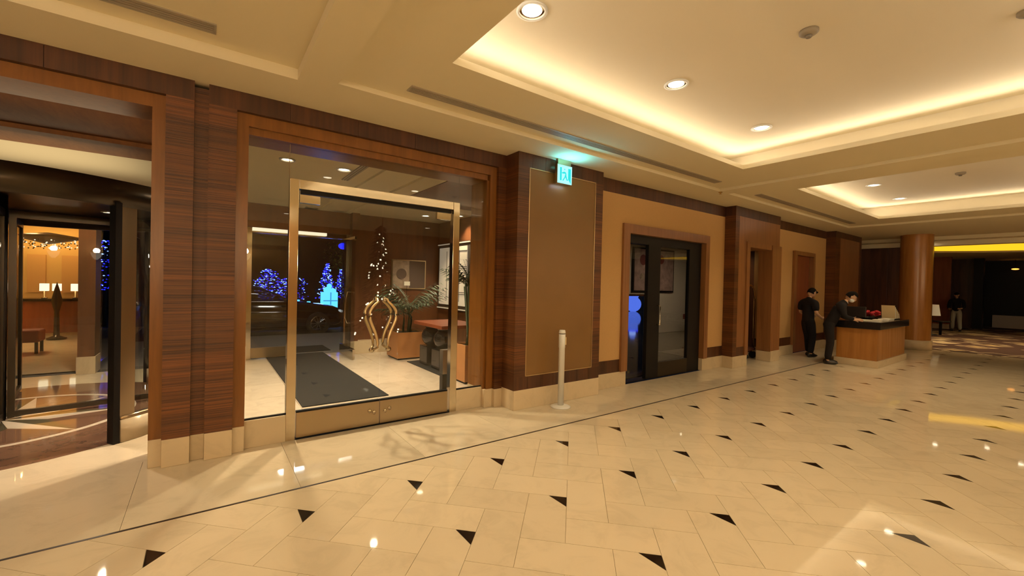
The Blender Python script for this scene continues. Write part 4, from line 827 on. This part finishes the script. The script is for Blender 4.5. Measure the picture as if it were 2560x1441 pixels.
MB().add([(x,y,H) for x,y in pin]+[(x,y,H) for x,y in pout], [(i,(i+1)%n,n+(i+1)%n,n+i) for i in range(n)]).build('lounge_soffit', CM, lc)
MB().add([(x,y,H+.06) for x,y in pin]+[(x,y,H+.30) for x,y in pin], [(i,(i+1)%n,n+(i+1)%n,n+i) for i in range(n)]).build('gold_lit_rim', 'gold_light', lc, True)
MB().add([(x,y,H) for x,y in pin]+[(x,y,H+.06) for x,y in pin], [(i,(i+1)%n,n+(i+1)%n,n+i) for i in range(n)]).build('rim_edge', 'ceiling_paint', lc, True)
MB().add([(x,y,H+.30) for x,y in pin], [tuple(range(n))]).build('oval_ceiling', CM, lc)
fl = thing('floor_lamp', (20.4,3.3,0), 'floor lamp with dim white shade beside the column', 'lamp')
MB().lathe([(.001,0),(.16,0),(.16,.03),(.02,.05),(.018,.72),(.001,.72)], (20.4,3.27,0), 16).build('stand', 'black_metal', fl, True); MB().lathe([(.22,.68),(.17,1.06)], (20.4,3.27,0), 24).build('shade', 'mask_white', fl, True)
sd = thing('side_table', (20.6,3.0,0), 'small dark round table under the lamp shade', 'table'); MB().lathe([(.001,.45),(.26,.45),(.26,.5),(.001,.5)], (20.75,3.1,0), 20).build('top', 'black_granite', sd, True); MB().cyl((20.75,3.1,0), .04, .45, 12).build('leg', 'black_metal', sd, True)
cl_ = thing('ceiling_lantern', (27.5,1.9,2.6), 'small orange lamp in the dark lounge opening', 'lamp'); MB().sphere((27.6,1.95,2.55), .07, 12, (.6,1.6,.5)).build('glow', 'orange_lamp', cl_, True); MB().cyl((27.6,1.95,2.6), .01, .35, 6).build('stem', 'black_metal', cl_)
for x, y in ((17.2,2.6),(17.2,1.0),(19.4,1.8),(21.4,.6)): downlight(x, y, H if x < 18 else H+.3, 'unseen round downlight added for fill over the lounge carpet', 'added lounge fill lights', .07, 190, (1,.7,.35), 2.0)  # added lamps, none seen there; they brighten the carpet

# ================================================================== LUGGAGE TROLLEY
lt = thing('luggage_trolley', (9.17,4.4,0), 'brass hooped luggage trolley with dark garment bag in the portal', 'trolley')
bevel(bx('platform', 8.94, 9.40, 4.15, 4.62, .16, .22, 'carpet_red', lt), .02)
for y in (4.19, 4.58):
    MB().tube([(8.97,y,.22),(8.97,y,1.25)]+[(9.17+.20*math.cos(math.pi-i*math.pi/10), y, 1.25+.28*math.sin(i*math.pi/10)) for i in range(11)]+[(9.37,y,1.25),(9.37,y,.22)], .02, 8).build('hoop', 'brass', lt, True)
MB().tube([(9.17,4.19,1.53),(9.17,4.58,1.53)], .018, 8).build('hanging_bar', 'brass', lt, True)
for x in (8.99, 9.35):
    for y in (4.19, 4.58): MB().lathe([(.001,-.025),(.07,-.025),(.07,.025),(.001,.025)], (x,y,.07), 14, 'x').build('wheel', 'tyre', lt, True); MB().tube([(x,y,.07),(x,y,.17)], .012, 6).build('caster_stem', 'brass', lt)
downlight(9.5, 4.75, 2.5, 'unseen downlight added in the passage behind the portal to light the trolley', None, .05, 30, WARM, 2.4)  # added lamp, brings out the brass of the trolley
bevel(bx('garment_bag', 9.08, 9.32, 4.28, 4.5, .35, 1.46, 'suit_black', lt), .04)

# ================================================================== CHRISTMAS TREE in the lobby (seen in the glass)
xt = thing('christmas_tree', (3.15,-1.0,0), 'lit lobby tree whose warm lights glint in the entrance glass', 'tree')
tx, ty = 3.15, -1.0
MB().tube([(tx,ty,0),(tx,ty,2.6)], [.06,.015], 8).build('trunk', 'soil', xt, True); MB().lathe([(.001,0),(.2,0),(.25,.3),(.23,.3),(.001,.25)], (tx,ty,0), 20).build('pot', 'terracotta', xt, True)
b = MB()
for k in range(900):
    f = rnd.random()**1.2; z = .4+2.25*f; rr = .46*(1-f)*math.sqrt(rnd.uniform(.15,1))+.02; a = rnd.uniform(0,6.28); c = Vector((tx+rr*math.cos(a), ty+rr*math.sin(a), z)); d = Vector((math.cos(a),math.sin(a),-.35))*.13; w = Vector((-math.sin(a),math.cos(a),.3))*.02
    b.add([c-w, c+d, c+w, c+Vector((0,0,.03))], [(0,1,3),(1,2,3),(0,2,1)])
tag(b.build('foliage', 'leaf_green', xt), kind='stuff')
b = MB()
for k in range(75):
    f = rnd.random(); z = .2+2.4*f; rr = .5*(1-f)+.02; a = rnd.uniform(0,6.28); b.sphere((tx+rr*math.cos(a), ty+rr*math.sin(a), z), .02, 6)
tag(b.build('string_lights', 'led_warm', xt), kind='stuff')

# ================================================================== PEOPLE
def skin_mesh(name, joints, edges, mat, parent, sub=2):
    """joints: {name: ((x,y,z), radius or (rx,ry))}, root first; local metres before S"""
    keys = list(joints); me = bpy.data.meshes.new(name)
    me.from_pydata([tuple(Vector(joints[k][0])*S) for k in keys], [(keys.index(a), keys.index(b)) for a, b in edges], [])
    me.materials.append(MATS[mat]); o = obj(name, me, parent)
    sk = o.modifiers.new('skin', 'SKIN'); sk.use_smooth_shade = True
    lay = me.skin_vertices[0] if me.skin_vertices else None
    for i, k in enumerate(keys):
        r = joints[k][1]; r = (r, r) if not isinstance(r, tuple) else r
        me.skin_vertices[0].data[i].radius = (r[0]*S, r[1]*S); me.skin_vertices[0].data[i].use_root = (i == 0)
    ss = o.modifiers.new('sub', 'SUBSURF'); ss.levels = 1; ss.render_levels = sub
    return o
def ensure_skin(me):
    if not me.skin_vertices:
        pass
def person(loc, rz, label, pose, top, bottoms, mask=False, cap=False, sleeve='long', hair='hair_black', group=None):
    t = thing('person', loc, label, 'person', group, rz=rz)
    J = pose
    def seg(a, b, f): return tuple(Vector(J[a])*(1-f)+Vector(J[b])*f)
    # body: one skinned figure
    B = {'pelvis': (J['pelvis'], (.09,.075)), 'waist': (J['waist'], (.085,.065)), 'chest': (J['chest'], (.105,.07)), 'neck0': (J['neck0'], .042), 'neck1': (J['neck1'], .045)}
    E = [('pelvis','waist'),('waist','chest'),('chest','neck0'),('neck0','neck1')]
    for s in 'lr':
        for j, r in (('hip',.075),('knee',.05),('ankle',.033),('toe',.026),('sho',.05),('elb',.034),('wri',.024),('palm',(.03,.016))): B[s+j] = (J[s+j], r)
        E += [('pelvis',s+'hip'),(s+'hip',s+'knee'),(s+'knee',s+'ankle'),(s+'ankle',s+'toe'),('chest',s+'sho'),(s+'sho',s+'elb'),(s+'elb',s+'wri'),(s+'wri',s+'palm')]
        w = Vector(J[s+'wri']); p = Vector(J[s+'palm']); d = (p-w).normalized(); side = d.cross(Vector((0,1,0)));  side = side.normalized() if side.length > .1 else Vector((1,0,0)); inn = d.cross(side).normalized()
        for k in range(4):
            L = (.058,.068,.064,.05)[k]; q0 = p+side*(.013*(k-1.5))+d*.012; q1 = q0+d*L*.55+inn*.006; q2 = q1+d*L*.4+inn*.02
            for nme, q, r in ((f'{s}f{k}a',q0,.008),(f'{s}f{k}b',q1,.0075),(f'{s}f{k}c',q2,.006)): B[nme] = (tuple(q), r)
            E += [(s+'palm',f'{s}f{k}a'),(f'{s}f{k}a',f'{s}f{k}b'),(f'{s}f{k}b',f'{s}f{k}c')]
        q0 = w+d*.02+side*.025; q1 = q0+d*.035+side*.018
        B[s+'th0'] = (tuple(q0), .009); B[s+'th1'] = (tuple(q1), .0075); E += [(s+'wri',s+'th0'),(s+'th0',s+'th1')]
    body = skin_mesh('body', B, E, 'skin', t)
    # head with face, part of the figure
    hc = Vector(J['head']); fd = Vector(J['face']).normalized(); upv = Vector(J['crown']).normalized(); rt = fd.cross(upv).normalized(); upv = rt.cross(fd).normalized()
    def hp(a, b_, c): return tuple(hc+rt*a+fd*b_+upv*c)
    def blob(name, c, r, sc, mat, n=14):
        b = MB(); tmp = MB().sphere((0,0,0), 1, n); b.add([hp(c[0]+p[0]*r*sc[0], c[1]+p[1]*r*sc[1], c[2]+p[2]*r*sc[2]) for p in tmp.v], tmp.f)
        me = bpy.data.meshes.new(name); me.from_pydata([tuple(Vector(p)*S) for p in b.v], [], b.f); me.materials.append(MATS[mat])
        for p in me.polygons: p.use_smooth = True
        return obj(name, me, t)
    b = MB(); tmp = MB().sphere((0,0,0), 1, 24)
    vs_ = []
    for p in tmp.v:
        x, y, z = p; k = 1-.28*max(0,-z)**1.5; xx = .068*x*k; yy = .088*y*(1-.12*max(0,-z)); zz = .102*z
        if y > .75 and abs(x) < .30 and -.35 < z < .15: yy += .018*(1-abs(x)/.3)
        if y > .7 and .05 < z < .3 and .2 < abs(x) < .6: yy -= .006
        vs_.append(hp(xx, yy, zz))
    me = bpy.data.meshes.new('head'); me.from_pydata([tuple(Vector(p)*S) for p in vs_], [], tmp.f); me.materials.append(MATS['skin'])
    for p in me.polygons: p.use_smooth = True
    hd = obj('head', me, t)
    for sx in (-1, 1):
        blob('ear', (.068*sx,-.005,0), .026, (.35,.7,1), 'skin', 10); blob('eye', (.027*sx,.077,.012), .009, (1.3,.6,.7), 'eye_dark', 8); blob('eyebrow', (.027*sx,.083,.032), .012, (1.3,.4,.3), 'hair_black', 8)
    blob('nose', (0,.092,-.016), .013, (.9,1,1.4), 'skin', 10)
    if mask: blob('face_mask', (0,.045,-.045), .062, (1.02,.85,.75), 'mask_white', 16)
    else: blob('mouth', (0,.080,-.05), .014, (1.5,.5,.4), 'lip', 8)
    # hair cap over the crown and back
    tmp = MB().sphere((0,0,0), 1, 22); hv = []; hf = []
    keep = [i for i, p in enumerate(tmp.v) if p[2] > .30 or (p[1] < .15 and p[2] > -.45)]
    ks = set(keep)
    vs_ = [hp(.076*p[0], .097*p[1]-.003, .110*p[2]+.004) for p in tmp.v]
    me = bpy.data.meshes.new('hair'); me.from_pydata([tuple(Vector(p)*S) for p in vs_], [], [f for f in tmp.f if all(i in ks for i in f)]); me.materials.append(MATS[hair])
    for p in me.polygons: p.use_smooth = True
    obj('hair', me, t)
    if cap: blob('fringe', (0,.075,.062), .06, (1.0,.75,.35), hair, 12)
    # clothing
    Tt = {'waist': (J['waist'], (.13,.105)), 'pelvis': (J['pelvis'], (.134,.11)), 'hem': (seg('pelvis','waist',-.38), (.112,.094)), 'chest': (J['chest'], (.16,.118)), 'upper': (seg('chest','neck0',.62), (.125,.085)), 'col': (J['neck0'], (.068,.066)), 'col1': (seg('neck0','neck1',.5), (.056,.055))}
    Ee = [('waist','pelvis'),('pelvis','hem'),('waist','chest'),('chest','upper'),('upper','col'),('col','col1')]
    for s in 'lr':
        Tt[s+'s'] = (J[s+'sho'], .076); Tt[s+'e'] = (J[s+'elb'] if sleeve == 'long' else seg(s+'sho',s+'elb',.85), .055 if sleeve == 'long' else .062); Ee += [('upper',s+'s'),(s+'s',s+'e')]
        if sleeve == 'long': Tt[s+'w'] = (seg(s+'elb',s+'wri',.93), .043); Ee.append((s+'e',s+'w'))
    skin_mesh('jacket' if sleeve == 'long' else 'shirt', Tt, Ee, top, t)
    Tr = {'pelvis': (J['pelvis'], (.112,.092)), 'band': (seg('pelvis','waist',.75), (.085,.07))}; Ee = [('pelvis','band')]
    for s in 'lr':
        Tr[s+'h'] = (J[s+'hip'], .092); Tr[s+'k'] = (J[s+'knee'], .07); Tr[s+'a'] = (seg(s+'knee',s+'ankle',.97), .057); Ee += [('pelvis',s+'h'),(s+'h',s+'k'),(s+'k',s+'a')]
    skin_mesh('trousers', Tr, Ee, bottoms, t)
    for s in 'lr':
        a = Vector(J[s+'ankle']); q = Vector(J[s+'toe']); d = (q-a); d.z = 0; d.normalize(); sd_ = Vector((-d.y,d.x,0))
        tmp = MB().sphere((0,0,0), 1, 14); vv = []
        for p in tmp.v: vv.append(tuple(Vector((a.x,a.y,0))+d*(.05+p[1]*.125)+sd_*p[0]*.042+Vector((0,0,max(0,.035+p[2]*.04*(1.15-.45*p[1]))))))
        me = bpy.data.meshes.new('shoe'); me.from_pydata([tuple(Vector(p)*S) for p in vv], [], tmp.f); me.materials.append(MATS['shoe_black'])
        for p in me.polygons: p.use_smooth = True
        obj('shoe', me, t)
    if sleeve == 'long':
        n0 = Vector(J['neck0']); MB_ = skin_mesh('shirt_collar', {'a': (tuple(n0-Vector((0,0,.03))), .062), 'b': (tuple(n0+(Vector(J['neck1'])-n0)*.6), .052)}, [('a','b')], 'shirt_white', t, 1)
    return t
# standing man: faces local +y ; heights sum to about 1.5 units (1.68 m)
stand = dict(pelvis=(0,0,.80), waist=(0,.01,.95), chest=(0,.0,1.14), neck0=(0,.015,1.27), neck1=(0,.045,1.33), head=(0,.075,1.40), face=(0,.85,-.5), crown=(0,.5,.85),
    lhip=(.075,0,.76), lknee=(.09,.04,.43), lankle=(.10,-.02,.06), ltoe=(.11,.10,.03), rhip=(-.075,0,.76), rknee=(-.10,.10,.44), rankle=(-.13,.16,.06), rtoe=(-.14,.28,.03),
    lsho=(.17,0,1.19), lelb=(.22,-.02,.96), lwri=(.18,.16,.86), lpalm=(.15,.23,.86), rsho=(-.17,0,1.19), relb=(-.21,.0,.96), rwri=(-.16,.17,.88), rpalm=(-.12,.23,.88))
person((10.7,3.66,0), -math.pi/2-.45, 'man in black short-sleeved uniform looking down, standing before the service door', stand, 'cloth_black', 'cloth_black', sleeve='short', cap=True)
bow = dict(pelvis=(0,-.04,.80), waist=(0,.02,.95), chest=(0,.10,1.12), neck0=(0,.18,1.235), neck1=(0,.235,1.285), head=(0,.285,1.345), face=(0,.72,-.7), crown=(0,.7,.72),
    lhip=(.075,-.06,.76), lknee=(.08,-.03,.43), lankle=(.08,-.07,.06), ltoe=(.09,.05,.03), rhip=(-.075,-.06,.76), rknee=(-.08,-.02,.43), rankle=(-.09,-.06,.06), rtoe=(-.10,.06,.03),
    lsho=(.16,.12,1.165), lelb=(.21,.16,.95), lwri=(.16,.33,.91), lpalm=(.14,.40,.905), rsho=(-.16,.12,1.165), relb=(-.21,.16,.95), rwri=(-.15,.33,.91), rpalm=(-.13,.40,.905))
person((10.09,3.03,0), -2.75, 'man in dark suit and white face mask leaning over the concierge desk', bow, 'suit_black', 'suit_black', mask=True)
person((23.6,3.1,0), math.pi/2, 'person in dark top and pale trousers standing beyond the carpet', stand, 'cloth_black', 'cloth_grey')
